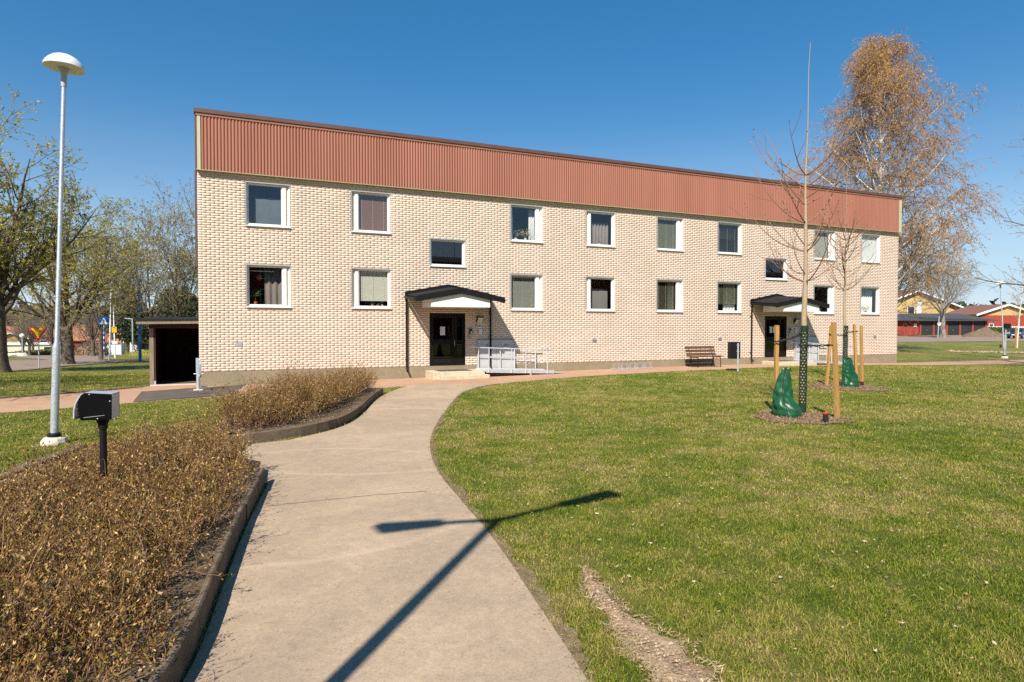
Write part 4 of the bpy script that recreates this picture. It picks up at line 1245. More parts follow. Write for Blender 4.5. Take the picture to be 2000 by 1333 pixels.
# galvanised bollard barrier at the corner
x_, y_, _ = bl(.05, 1.45)
t = thing("barrier_post", "galvanised steel post with a folded hoop bar at the brick corner", "post", (x_, y_, hz(x_, y_) + .02), A)
MB().box(-.13, -.11, 0, .13, .11, .03).build("base_plate", M['paleconc'], t, bevel=.005)
MB().tube([(0, 0, .03), (0, 0, .55)], .05, 14).build("post", M['galv'], t, True)
MB().box(-.055, -.035, .55, .025, .035, .98).build("bracket", M['galv'], t)
MB().tube([(.035, -.02, .93), (.075, -.10, .90), (.095, -.42, .88), (.09, -.5, .82), (.09, -.5, .5), (.085, -.42, .44), (.06, -.12, .42), (.03, -.02, .46)], .026, 10).build("hoop", M['galv'], t, True)
MB().tube([(-.12, 0, .5), (.14, 0, .5)], .016, 8).build("cross_pin", M['galv'], t, True)

# bicycle rack
x_, y_, _ = bl(16.25, .62)
t = thing("bicycle_rack", "low galvanised bicycle rack with pairs of upright bars by the plinth", "bicycle rack", (x_, y_, hz(x_, y_) + .01), A + R(6))
for yy in (-.17, .17):
    MB().bar((-1.0, yy, .03), (1.0, yy, .03), .03, .03).build("base_rail", M['galv'], t)
for k in range(5):
    xx = -.84 + k * .42
    MB().tube([(xx - .035, -.17, .03), (xx - .035, -.17, .27), (xx - .035, .17, .20), (xx - .035, .17, .03)], .009, 6).build("wheel_bar", M['galv'], t)
    MB().tube([(xx + .035, -.17, .03), (xx + .035, -.17, .27), (xx + .035, .17, .20), (xx + .035, .17, .03)], .009, 6).build("wheel_bar", M['galv'], t)

# bench
x_, y_, _ = bl(19.86, .75)
t = thing("bench", "dark brown slatted bench with black steel frame against the brick wall", "bench", (x_, y_, hz(x_, y_) + .012), A)
for k, (yy, zz) in enumerate(((-.36, .44), (-.22, .45), (-.08, .44), (.06, .43))):
    MB().box(-.80, yy - .06, zz, .80, yy + .06, zz + .038).build("seat_slat", M['benchwood'], t, bevel=.004)
for zz, yy in ((.50, .11), (.645, .155), (.79, .20)):
    MB().hexa([(-.80, yy, zz), (.80, yy, zz), (.80, yy + .035, zz - .012), (-.80, yy + .035, zz - .012), (-.80, yy + .04, zz + .11), (.80, yy + .04, zz + .11), (.80, yy + .075, zz + .098), (-.80, yy + .075, zz + .098)]).build("back_slat", M['benchwood'], t)
for xx in (-.62, .62):
    MB().tube([(xx, -.40, 0), (xx, -.40, .41), (xx, -.37, .425), (xx, .05, .415), (xx, .13, .5), (xx, .27, .90)], .016, 8).build("frame", M['black'], t, True)
    MB().tube([(xx, .03, .41), (xx, .20, 0)], .016, 8).build("leg", M['black'], t, True)
    MB().tube([(xx, .12, .48), (xx, -.02, 0)], .016, 8).build("leg", M['black'], t, True)

# litter bin on a post at the lawn edge
x_, y_ = 8.93, 24.56
t = thing("litter_bin", "black litter bin fixed behind a thin galvanised post at the lawn edge", "litter bin", on_ground(x_, y_), A - R(14))
MB().tube([(0, 0, -.2), (0, 0, 1.14)], .034, 12).build("post", M['galv'], t, True)
mb = MB(); mb.prism([(-.28, .05), (-.28, .30), (-.2, .40), (.08, .40), (.13, .33), (.13, .05)], 'z', .52, 1.16)
bn = mb.build("bin_body", M['black'], t, bevel=.01)
MB().prism([(-.285, .045), (-.285, .31), (-.2, .41), (.08, .41), (.135, .335), (.135, .045)], 'z', 1.161, 1.185).build("rim", M['black'], t)
MB().box(-.045, -.02, .80, .045, .05, .83).build("clamp", M['galv'], t)
MB().box(-.045, -.02, 1.05, .045, .05, 1.08).build("clamp", M['galv'], t)

# ------------------------------------------------------------------ lamp posts
DOME = [(.288, 0), (.293, .01), (.283, .042), (.258, .088), (.221, .134), (.172, .176), (.115, .205), (.057, .219), (.010, .224)]


def lamp_post(label, x, y, H, tilt=None, base=True, low=1.62):
    t = thing("lamp_post", label, "street lamp", on_ground(x, y), 0, "dome lamp posts", tilt)
    if base:
        MB().lathe([(.20, -.2), (.195, .04), (.165, .10), (.11, .125), (.08, .13)], 9).build("foundation", M['paleconc'], t)
        MB().lathe([(.098, .12), (.095, .175), (.077, .195)], 18).build("collar", M['black'], t, True)
    MB().tube([(0, 0, .1), (0, 0, low), (0, 0, low + .001), (0, 0, low + .09), (0, 0, H - .52)], [.060, .058, .058, .034, .031], 18).build("pole", M['galv'], t, True)
    MB().tube([(0, 0, low - .78), (0, 0, low - .75)], .0612, 18).build("hatch_ring", M['galv'], t, True)
    zt = H - .27
    MB().lathe([(.040, -.30), (.042, -.13), (.054, -.06), (.088, -.005), (.114, .018), (.122, .028)], 22, (0, 0, zt)).build("neck", M['lampgrey'], t, True)
    MB().lathe([(.12, .026), (.165, .020), (.22, .012), (.27, .006), (.284, .008), (.284, .020), (.1, .045)], 32, (0, 0, zt)).build("diffuser", M['domeunder'], t, True)
    MB().lathe(DOME, 36, (0, 0, zt)).build("lamp_shade", M['domewhite'], t, True)
    return t


lamp_post("tall grey lamp post with white dome on the lawn behind the brown hedge", -7.62, 10.31, 6.47, tilt=(0, R(2.5), 0))
lamp_post("leaning grey lamp post with white dome near the garages", 30.76, 38.81, 4.9, tilt=(0, R(-4.4), 0), low=1.4)
# small black box on its own post beside the leaning lamp
t = thing("post_box", "small black box on a thin grey post beside the leaning lamp", "box", on_ground(30.95, 39.0), 0)
MB().tube([(0, 0, -.1), (0, 0, 1.85)], .04, 10).build("post", M['galv'], t, True)
MB().box(-.12, -.14, 1.86, .22, .14, 2.16).build("box", M['black'], t, bevel=.02)

# double-armed street lamp just outside the frame; its shadow lies on the path
t = thing("street_lamp", "tall double armed street lamp whose shadow lies across the path", "street lamp", on_ground(-2.02, -.32), R(27.5))
MB().tube([(0, 0, 0), (0, 0, 1.6), (0, 0, 1.7), (0, 0, 6.5)], [.08, .078, .062, .054], 14).build("pole", M['galv'], t, True)
for s in (-1, 1):
    MB().tube([(0, 0, 6.45), (s * .2, 0, 6.52), (s * .75, 0, 6.68)], [.05, .045, .04], 10).build("arm", M['galv'], t, True)
    MB().hexa([(s * .68, -.09, 6.63), (s * 1.42, -.15, 6.78), (s * 1.42, .15, 6.78), (s * .68, .09, 6.63), (s * .68, -.07, 6.74), (s * 1.38, -.10, 6.92), (s * 1.38, .10, 6.92), (s * .68, .07, 6.74)]).build("luminaire", M['lampgrey'], t, bevel=.03)

# ------------------------------------------------------------------ box on a post in the hedge
x_, y_ = -3.76, 5.7
t = thing("service_box", "black box with grey sides and curved silver lid on a black post in the hedge", "post box", (x_, y_, .58), R(16))
t.scale = (.69, .69, .69)
MB().tube([(0, 0, -1.0), (0, 0, .66)], .043, 16).build("post", M['black'], t, True)
MB().lathe([(.055, .63), (.058, .69), (.075, .74), (.085, .76)], 16).build("socket", M['black'], t, True)
side = [(.14, .765), (.145, 1.10), (-.17, 1.125), (-.215, 1.09), (-.24, 1.0), (-.245, .92), (-.235, .84), (-.215, .765)]
MB().prism([(.139, .772), (.144, 1.095), (-.168, 1.118), (-.212, 1.085), (-.236, 1.0), (-.241, .92), (-.231, .84), (-.211, .772)], 'y', -.115, .175).build("body", M['boxgrey'], t)
for yy in (-.130, .1751): MB().prism(side, 'y', yy, yy + .0149).build("side_plate", M['boxblack'], t, bevel=.004)
MB().hexa([(-.17, -.112, 1.119), (.142, -.112, 1.096), (.142, .172, 1.096), (-.17, .172, 1.119), (-.17, -.112, 1.127), (.142, -.112, 1.104), (.142, .172, 1.104), (-.17, .172, 1.127)]).build("top_plate", M['boxtop'], t)
lidp = [(-.205, 1.115), (-.25, 1.06), (-.285, .98), (-.30, .90), (-.303, .79), (-.288, .79), (-.285, .90), (-.27, .975), (-.237, 1.05), (-.195, 1.105)]
MB().prism(lidp, 'y', -.125, .165).build("lid", M['alu'], t)
MB().box(-.30, -.12, .79, -.235, .16, .80).build("lid_tray", M['black'], t)
for px, pz in ((-.11, 1.105), (.125, 1.01), (-.02, .785)):
    MB().tube([(px, -.137, pz), (px, -.129, pz)], .008, 8).build("screw", M['alu'], t)
MB().hexa([(-.18, -.1325, .80), (.06, -.1325, .822), (.06, -.1305, .822), (-.18, -.1305, .80), (-.18, -.1325, .805), (.06, -.1325, .826), (.06, -.1305, .826), (-.18, -.1305, .805)]).build("emblem_stroke", M['alu'], t)
MB().tube([(-.285, -.06, .915), (-.235, -.06, .915)], .012, 8).build("lock", M['alu'], t)

# ------------------------------------------------------------------ vegetation helpers


def tubes(P, Rr, sides):
    """P (N,k,3), Rr (N,k) -> verts, quads"""
    N, k, _ = P.shape
    T = np.gradient(P, axis=1)
    T /= np.maximum(np.linalg.norm(T, axis=2), 1e-9)[..., None]
    ref = np.where(np.abs(T[:, :1, 2:3]) > .9, np.array([1.0, 0, 0]), np.array([0, 0, 1.0]))
    U = np.cross(T, np.broadcast_to(ref, T.shape)); U /= np.maximum(np.linalg.norm(U, axis=2), 1e-9)[..., None]
    W_ = np.cross(T, U)
    a = 2 * np.pi * np.arange(sides) / sides
    V = P[:, :, None] + Rr[:, :, None, None] * (U[:, :, None] * np.cos(a)[None, None, :, None] + W_[:, :, None] * np.sin(a)[None, None, :, None])
    base = (np.arange(N) * k * sides)[:, None, None] + (np.arange(k - 1) * sides)[None, :, None]
    s = np.arange(sides)[None, None, :]; s2 = (s + 1) % sides
    F = np.stack([base + s, base + s2, base + s2 + sides, base + s + sides], -1)
    return V.reshape(-1, 3), F.reshape(-1, 4)


def branch_level(rg, P, Rr, n_per, t_rng, ang, length, wig, trop, npts, rr, tip=.25, len_t=0.0, by_abs=None, az0=None):
    """children of every polyline in P"""
    N, k, _ = P.shape
    tot = N * n_per
    par = np.repeat(np.arange(N), n_per)
    strat = (np.tile(np.arange(n_per), N) + rg.uniform(0, 1, tot)) / n_per
    t = t_rng[0] + (t_rng[1] - t_rng[0]) * strat
    f = t * (k - 1); i0 = np.minimum(f.astype(int), k - 2); fr = (f - i0)[:, None]
    p0 = P[par, i0] * (1 - fr) + P[par, i0 + 1] * fr
    tan = P[par, i0 + 1] - P[par, i0]; tan /= np.maximum(np.linalg.norm(tan, axis=1), 1e-9)[:, None]
    r0 = Rr[par, i0] * (1 - fr[:, 0]) + Rr[par, i0 + 1] * fr[:, 0]
    az = np.tile(np.arange(n_per), N) * 2.399 + rg.uniform(0, 6.28, N).repeat(n_per) + rg.normal(0, .4, tot)
    ref = np.where(np.abs(tan[:, 2:3]) > .95, np.array([1.0, 0, 0]), np.array([0, 0, 1.0]))
    s = np.cross(tan, ref); s /= np.linalg.norm(s, axis=1)[:, None]
    q = np.cross(s, tan)
    perp = s * np.cos(az)[:, None] + q * np.sin(az)[:, None]
    an = rg.uniform(ang[0], ang[1], tot)[:, None]
    d = tan * np.cos(an) + perp * np.sin(an)
    plen = np.linalg.norm(np.diff(P, axis=1), axis=2).sum(1)[par]
    L = (plen * rg.uniform(length[0], length[1], tot) if by_abs is None else rg.uniform(by_abs[0], by_abs[1], tot)) * (1 - len_t * t)
    Q = np.empty((tot, npts, 3)); Q[:, 0] = p0
    step = (L / (npts - 1))[:, None]
    for j in range(1, npts):
        d = d + rg.normal(0, wig, (tot, 3)) + np.array([0, 0, trop])
        d /= np.linalg.norm(d, axis=1)[:, None]
        Q[:, j] = Q[:, j - 1] + d * step
    rs = r0 * rr
    prof = np.linspace(1, tip, npts)[None]
    return Q, rs[:, None] * prof


def wood_object(name, parts, mat, parent, sides):
    Vs = []; Fs = []; b = 0
    for (P, Rr), s in zip(parts, sides):
        V, F = tubes(P, Rr, s)
        Vs.append(V); Fs.append(F + b); b += len(V)
    return np_obj(name, np.concatenate(Vs), np.concatenate(Fs), mat, parent, smooth=True)


def trunk_line(rg, h, r, npts=8, lean=(0, 0), wig=.04, tip=.6, flare=1.5):
    z = np.linspace(0, 1, npts)
    P = np.zeros((1, npts, 3))
    P[0, :, 0] = lean[0] * z * h + np.cumsum(rg.normal(0, wig, npts)) * h / npts
    P[0, :, 1] = lean[1] * z * h + np.cumsum(rg.normal(0, wig, npts)) * h / npts
    P[0, :, 2] = z * h - .1
    P[0, 0, :2] = 0
    Rr = r * np.linspace(1, tip, npts)[None]
    Rr[0, 0] *= flare; Rr[0, 1] *= 1 + (flare - 1) * .2
    return P, Rr


def bud_leaves(rg, P, n_per, size, spread, t_rng=(.3, 1.0), droop=0.0):
    N, k, _ = P.shape
    tot = N * n_per; par = np.repeat(np.arange(N), n_per)
    t = rg.uniform(t_rng[0], t_rng[1], tot) * (k - 1); i0 = np.minimum(t.astype(int), k - 2); fr = (t - i0)[:, None]
    p = P[par, i0] * (1 - fr) + P[par, i0 + 1] * fr + rg.normal(0, spread, (tot, 3))
    d = rg.normal(0, 1, (tot, 3)); d[:, 2] -= droop
    return leaf_quads(p, d, size * rg.uniform(.6, 1.3, tot), size * .7 * rg.uniform(.6, 1.2, tot), rg, .1)


def maple(label, x, y, h_trunk, r, H, spread, seed, budmat='bud', buds=2, budsize=.09, limbs=7, group=None, dens=1.0, name="maple_tree", fork_ang=(.35, .95), lean=(0, 0), bark='bark'):
    rg = np.random.default_rng(seed)
    t = thing(name, label, "tree", on_ground(x, y), 0, group)
    T = trunk_line(rg, h_trunk, r, 8, lean=lean, tip=.75)
    top = T[0][0, -1]
    L1 = branch_level(rg, T[0], T[1], limbs, (.72, 1.0), fork_ang, (1, 1), .10, .06, 8, .42, .10, by_abs=(.62 * (H - h_trunk), .9 * (H - h_trunk)))
    # one leader straight on
    LD = branch_level(rg, T[0], T[1], 2, (.95, 1.0), (.05, .22), (1, 1), .07, .03, 8, .6, .10, by_abs=(.9 * (H - h_trunk), 1.0 * (H - h_trunk)))
    A1 = (np.concatenate([L1[0], LD[0]]), np.concatenate([L1[1], LD[1]]))
    L2 = branch_level(rg, A1[0], A1[1], int(8 * dens), (.18, .95), (.45, 1.05), (.35, .60), .12, .035, 6, .55, .3, len_t=.45)
    L3 = branch_level(rg, L2[0], L2[1], int(6 * dens), (.15, .97), (.4, 1.0), (.35, .6), .14, .03, 5, .55, .35, len_t=.3)
    L4 = branch_level(rg, L3[0], L3[1], 5, (.2, 1.0), (.35, .95), (.45, .8), .15, .03, 4, .6, .5)
    for L in (L3, L4): np.clip(L[1], .0085, None, out=L[1])
    np.clip(L2[1], .014, None, out=L2[1])
    wood_object("trunk", [T], M[bark], t, [12])
    wood_object("limbs", [A1, L2], M[bark] if bark != 'bark' else M['bark'], t, [7, 5])
    wood_object("twigs", [L3, L4], M['twig'], t, [3, 3])
    if buds:
        V, F = bud_leaves(rg, L4[0], buds, budsize, .03, (.55, 1.0))
        np_obj("crown", V, F, M[budmat], t)
    return t


def copy_tree(o, parent=None):
    c = o.copy(); col.objects.link(c); c.parent = parent
    for ch in list(o.children): copy_tree(ch, c)
    return c


# large maples along the street
maple("big budding maple with thick forked trunk at the street corner", -25.6, 30.9, 3.4, .44, 11.8, 5, 19, buds=6, budsize=.115, limbs=9, dens=1.2, group="budding maples along the street", fork_ang=(.3, .8))
maple("budding maple with short thick trunk and wide spreading crown beside the crossing", -30.9, 43.2, 2.7, .38, 11.3, 5, 12, buds=5, budsize=.115, limbs=10, dens=1.15, group="budding maples along the street", fork_ang=(.35, 1.15))
maple("slender budding tree leaning behind the shelter roof", -30.2, 52.5, 3.2, .20, 13.0, 4, 13, 'bud2', 3, .14, 6, dens=1.1, group="trees behind the shelter", fork_ang=(.2, .6), lean=(-.12, 0))
maple("slim budding tree rising beside the brick gable", -24.4, 46.0, 3.0, .17, 12.2, 4, 14, 'bud2', 3, .13, 7, dens=1.1, group="trees behind the shelter", fork_ang=(.2, .65))
maple("thin budding tree behind the crossing sign", -37.0, 56.0, 3.0, .17, 12.5, 4, 15, 'bud2', 2, .13, 7, group="trees behind the shelter", fork_ang=(.2, .6))
maple("budding maple standing outside the frame, casting shade on the lawn", -20.5, 13.5, 3.2, .36, 12.5, 5, 16, buds=1, budsize=.12, limbs=8, group="budding maples along the street")
maple("budding maple outside the frame near the reddish path", -25.5, 6.0, 3.2, .36, 12.5, 5, 17, buds=1, budsize=.12, limbs=8, group="budding maples along the street")

# birch behind the far end
def birch(label, x, y, H, r, seed, half=6.5, z_low=3.5, dens=1.0):
    rg = np.random.default_rng(seed)
    t = thing("birch_tree", label, "tree", on_ground(x, y))
    T = trunk_line(rg, H * .97, r, 18, wig=.012, tip=.06, flare=1.25)
    nb = int(44 * dens)
    tot = nb
    ts = .16 + .79 * np.linspace(0, 1, nb) ** 1.15
    hh = ts * H
    f = ts * 17; i0 = f.astype(int); fr = (f - i0)[:, None]
    p0 = T[0][0, i0] * (1 - fr) + T[0][0, np.minimum(i0 + 1, 17)] * fr
    az = np.arange(nb) * 2.399 + rg.normal(0, .3, nb)
    up = np.interp(ts, [.16, .5, .93], [1.05, .80, .42])           # angle from vertical
    d = np.stack([np.cos(az) * np.sin(up), np.sin(az) * np.sin(up), np.cos(up)], -1)
    L = half * np.interp(ts, [.16, .35, .6, .8, .93], [1.15, 1.2, 1.0, .75, .42]) * rg.uniform(.85, 1.15, nb) * 1.15
    P = np.empty((nb, 9, 3)); P[:, 0] = p0
    for j in range(1, 9):
        d = d + rg.normal(0, .07, (nb, 3)) + np.array([0, 0, -.035 if j > 4 else .03]); d /= np.linalg.norm(d, axis=1)[:, None]
        P[:, j] = P[:, j - 1] + d * (L / 8)[:, None]
    R1 = (r * np.interp(ts, [.1, .93], [.52, .26]))[:, None] * np.linspace(1, .2, 9)[None]
    A1 = (P, R1)
    L2 = branch_level(rg, P, R1, 8, (.2, .98), (.4, .9), (.32, .5), .12, .0, 6, .6, .35, len_t=.3)
    L3 = branch_level(rg, L2[0], L2[1], 7, (.15, 1.0), (.3, .9), (.4, .7), .14, -.14, 5, .6, .5)
    L4 = branch_level(rg, L3[0], L3[1], 4, (.2, 1.0), (.2, .7), (1, 1), .10, -.42, 5, .6, .6, by_abs=(.5, 1.3))
    np.clip(L2[1], .016, None, out=L2[1]); np.clip(L3[1], .0095, None, out=L3[1]); np.clip(L4[1], .0085, None, out=L4[1])
    wood_object("trunk", [T], M['birchbark'], t, [12])
    wood_object("limbs", [A1], M['birchlimb'], t, [6])
    wood_object("twigs", [L2, L3, L4], M['birchtwig'], t, [4, 3, 3])
    V, F = bud_leaves(rg, L4[0], 5, .11, .035, (.1, 1.0), droop=1.4)
    np_obj("crown", V, F, M['catkin'], t)
    return t


birch("tall birch with white trunk and drooping rusty twigs behind the building end", 28.2, 48.0, 23.5, .25, 27, half=5.1)
maple("grey bare tree between the birch and the brick wall", 31.2, 53.0, 2.5, .2, 13.5, 4, 22, 'bud2', 1, .07, 8, fork_ang=(.3, .9), name="bare_tree", bark='bluish_bark', group="bare trees near the garages")
maple("pollarded bare tree with stout trunk in front of the garages", 63.6, 91.8, 4.2, .36, 14.0, 4, 23, 'bud2', 1, .06, 8, fork_ang=(.35, .95), name="bare_tree", bark='bluish_bark', group="bare trees near the garages")
# tree outside the frame whose branches reach in
rg = np.random.default_rng(31)
t = thing("branching_tree", "budding tree reaching thin level branches into the view over the leaning lamp", "tree", on_ground(26.0, 27.6))
T = trunk_line(rg, 11.5, .25, 12, wig=.02, tip=.15)
L1 = branch_level(rg, T[0], T[1], 20, (.25, .97), (.95, 1.35), (1, 1), .07, .01, 9, .4, .25, by_abs=(4.2, 5.4), len_t=.35)
L2 = branch_level(rg, L1[0], L1[1], 9, (.25, 1.0), (.4, .9), (.2, .38), .12, .01, 6, .5, .4)
L3 = branch_level(rg, L2[0], L2[1], 4, (.2, 1.0), (.4, .9), (.35, .6), .14, .03, 4, .6, .5)
np.clip(L2[1], .008, None, out=L2[1]); np.clip(L3[1], .006, None, out=L3[1])
wood_object("trunk", [T], M['bark'], t, [10]); wood_object("limbs", [L1], M['bark'], t, [6]); wood_object("twigs", [L2, L3], M['twig'], t, [4, 3])
V, F = bud_leaves(rg, L3[0], 2, .055, .01, (.7, 1.0)); np_obj("crown", V, F, M['bud2'], t)


# young trees with stakes, guards, bags
def young_tree(label, x, y, H, r, whorls, seed, lean=(0, 0)):
    rg = np.random.default_rng(seed)
    t = thing("young_tree", label, "tree", on_ground(x, y))
    n = 16
    z = np.linspace(0, 1, n)
    P = np.zeros((1, n, 3)); P[0, :, 0] = lean[0] * z * H + np.cumsum(rg.normal(0, .012, n)); P[0, :, 1] = lean[1] * z * H + np.cumsum(rg.normal(0, .01, n)); P[0, :, 2] = z * H; P[0, 0] = (0, 0, -.1)
    Rr = r * np.interp(z * H, [0, .3 * H, .55 * H, .72 * H, H], [1, .82, .50, .17, .07])[None]
    wood_object("trunk", [(P, Rr)], M['youngbark'], t, [10])
    B = []; BR = []
    for zz, cnt_, ln in whorls:
        f = zz / H * (n - 1); i = int(f); base = P[0, i] * (1 - f + i) + P[0, i + 1] * (f - i)
        a0 = rg.uniform(0, 6.28)
        for k in range(cnt_):
            az = a0 + k * 6.28 / cnt_ + rg.normal(0, .3)
            l = ln * rg.uniform(.75, 1.2); m = 10
            e = rg.uniform(.05, .35); pts = [base]; d = np.array([math.cos(az) * math.cos(e), math.sin(az) * math.cos(e), math.sin(e)])
            for j in range(1, m):
                d = d + np.array([0, 0, .14]) + rg.normal(0, .05, 3); d /= np.linalg.norm(d); pts.append(pts[-1] + d * l / (m - 1))
            B.append(pts); rb = .009 + .0045 * l; BR.append(np.linspace(rb, .004, m))
    B = (np.array(B), np.array(BR))
    S = branch_level(rg, B[0], B[1], 2, (.3, .85), (.4, .8), (.25, .5), .07, .10, 6, .7, .6)
    np.clip(S[1], .0045, None, out=S[1])
    wood_object("branches", [B, S], M['youngtwig'], t, [6, 5])
    tips = np.concatenate([B[0][:, -1], S[0][:, -1], P[0, -1:]])
    dirs = np.concatenate([B[0][:, -1] - B[0][:, -2], S[0][:, -1] - S[0][:, -2], [[0, 0, 1]]])
    K = 2
    V, F = leaf_quads(np.repeat(tips, K, 0), np.repeat(dirs, K, 0) + rg.normal(0, .02, (len(tips) * K, 3)), .055, .026, rg, .1)
    np_obj("buds", V, F, M['youngtwig'], t)
    return P[0] + np.array(t.location)


def guard(label, line, r, h):
    """perforated plastic sleeve round the trunk"""
    t = thing("trunk_guard", label, "trunk guard", tuple(line[0] + np.array([0, 0, .1])), 0, "green trunk guards")
    tp = Vector(line[3] - line[0]).normalized()
    ax = np.array((tp.x / tp.z, tp.y / tp.z))
    n = 16
    V = []; F = []
    # strips between columns of holes: a lattice of rings with square holes
    rows = int(h / .052); NB = n
    zb = .24
    def P(k, z):
        a = 2 * math.pi * k / NB
        return (ax[0] * z + r * math.cos(a), ax[1] * z + r * math.sin(a), z)
    m = MB()
    vs = [P(k, zz) for zz in (0.0, zb) for k in range(NB)]
    m.add(vs, [(k, (k + 1) % NB, NB + (k + 1) % NB, NB + k) for k in range(NB)])
    z = zb; row = 0
    dz = .026
    while z < h - .12:
        vs = [P(k, zz) for zz in (z, z + dz) for k in range(NB)]
        fs = [(k, (k + 1) % NB, NB + (k + 1) % NB, NB + k) for k in range(NB) if not (row % 2 == 1 and (k + row // 2) % 2 == 0)]
        m.add(vs, fs); z += dz; row += 1; dz = .040 if row % 2 else .022
    vs = [P(k, zz) for zz in (z, h) for k in range(NB)]
    m.add(vs, [(k, (k + 1) % NB, NB + (k + 1) % NB, NB + k) for k in range(NB)])
    m.build("sleeve", M['guard'], t)
    return t


def stake(label, x, y, h, w=.075, tilt=(0, 0), rz=.3):
    t = thing("tree_stake", label, "stake", on_ground(x, y), rz, "wooden tree stakes", tilt)
    m = MB(); n = 7; vs = []
    for i in range(n):
        z = -.1 + (h + .1) * i / (n - 1); e = rng.normal(0, .003, 2); k = 1 - .04 * i / n
        for a, b in ((-1, -1), (1, -1), (1, 1), (-1, 1)):
            for da, db in ((.88, 1), (1, .88)) if (a * b < 0) else ((1, .88), (.88, 1)):
                vs.append((a * w / 2 * da * k + e[0], b * w / 2 * db * k + e[1], z + (.012 if (i == n - 1 and a < 0) else 0)))
    s = 8
    fs = [(i * s + k, i * s + (k + 1) % s, i * s + s + (k + 1) % s, i * s + s + k) for i in range(n - 1) for k in range(s)] + [tuple(range((n - 1) * s, n * s))]
    m.add(vs, fs); m.build("stake_body", M['stake'], t)
    return t


def strap(label, a, b, sag=.02):
    a, b = Vector(a), Vector(b)
    t = thing("tree_strap", label, "strap", tuple(a), 0, "black tree straps")
    d = (b - a); L = d.length; d.normalize()
    side = d.cross(Vector((0, 0, 1))).normalized()
    m = MB()
    for s_, ph in ((1, 0), (-1, math.pi)):
        pts = []
        for i in range(17):
            f = i / 16
            tw = ph + f * math.pi * 5
            p = d * (L * f) + side * (.016 * math.cos(tw)) + Vector((0, 0, .018 * math.sin(tw) - sag * math.sin(math.pi * f)))
            pts.append(p)
        m.tube(pts, .010, 6)
    m.build("webbing", M['rubber'], t, True)
    m = MB()
    m.lathe([(.062, -.018), (.068, 0), (.062, .018)], 12, tuple(d * (L + .03)), cap=False)
    m.lathe([(.075, -.018), (.082, 0), (.075, .018)], 12, (0, 0, 0), cap=False)
    m.build("loop", M['rubber'], t, True)
    m = MB()
    m.tube([tuple(d * (L + .09)), tuple(d * (L + .14) + Vector((0, 0, .02)))], .008, 6)
    m.build("loose_end", M['rubber'], t)
    return t


def water_bag(label, x, y, h, w, rz, seed, flop):
    """slumped watering bag: folded cone with creases"""
    rg = np.random.default_rng(seed)
    t = thing("watering_bag", label, "watering bag", on_ground(x, y, .02), rz, "green watering bags")
    n, m_ = 60, 34
    V = []
    fold = rg.uniform(0, 6.28, 6)
    for j in range(m_):
        f = j / (m_ - 1)
        z = h * f
        if flop: wx = np.interp(f, [0, .06, .18, .3, .42, .6, .85, 1], [.50, .54, .51, .44, .37, .33, .27, .20]) * w * 2 * .86
        else: wx = np.interp(f, [0, .06, .2, .4, .6, .8, .93, 1], [.50, .52, .47, .40, .35, .30, .27, .20]) * w * 2
        wy = wx * np.interp(f, [0, .15, .5, 1], [.72, .70, .55, .40])
        if flop:
            cx = np.interp(f, [0, .15, .32, .5, .8, 1], [.04, .03, -.02, -.05, -.03, .0]) * w * 2
        else:
            cx = np.interp(f, [0, .3, .6, 1], [.0, .02, -.05, -.10]) * w * 2
        for k in range(n):
            a = 2 * math.pi * k / n
            cr = 1 + .07 * math.sin(3 * a + fold[0] + 4 * f) + .055 * math.sin(5 * a + fold[1] - 9 * f) + .04 * math.sin(9 * a + fold[2] + 13 * f) + .03 * math.sin(14 * f * 3.1 + 2 * a + fold[3])
            cr += .14 * (abs(math.sin(2.5 * a + fold[4] + 8 * f)) - .5) * math.sin(math.pi * min(1, f * 1.1)) + .07 * abs(math.sin(5 * a - 11 * f + fold[2])) * math.sin(math.pi * f) + .05 * math.sin(23 * f + 3 * a + fold[5]) * math.sin(math.pi * f)
            zz = z * (1 - .06 * math.sin(2 * a + fold[5])) + (.02 * math.sin(7 * a) if j == m_ - 1 else 0)
            V.append((cx + wx / 2 * cr * math.cos(a), wy / 2 * cr * math.sin(a), max(0.0, zz)))
    F = [[j * n + k, j * n + (k + 1) % n, (j + 1) * n + (k + 1) % n, (j + 1) * n + k] for j in range(m_ - 1) for k in range(n)]
    b = np_obj("bag_body", V, np.array(F), M['bag'], t, smooth=True)
    top = np.mean(V[-n:], axis=0)
    V2 = V[-n:]
    MB().add([*V2, tuple(top - np.array([0, 0, .03]))], [(k, (k + 1) % n, n) for k in range(n)]).build("bag_mouth", M['bag'], t, True)
    hd = MB()
    for k in (-1, 1):
        hd.tube([(top[0] + k * .02, -.03, top[2] - .03), (top[0] + .03 + k * .02, -.05, top[2] + .05), (top[0] + .07 + k * .02, -.03, top[2] + .06), (top[0] + .10 + k * .02, -.01, top[2] - .02)], .012, 6)
    hd.build("strap_handle", M['rubber'], t, True)
    MB().bar((top[0] + .03, -.065, top[2] + .035), (top[0] + .07, -.05, top[2] + .065), .02, .008).build("label_tag", M['lime'], t)
    # zip seam down the face
    ks = int(n * .76)
    pts = [V[j * n + ks] for j in range(1, m_ - 2)]
    MB().tube([(p[0], p[1] - .004, p[2]) for p in pts], .007, 5).build("zip_seam", M['rubber'], t, True)
    return t


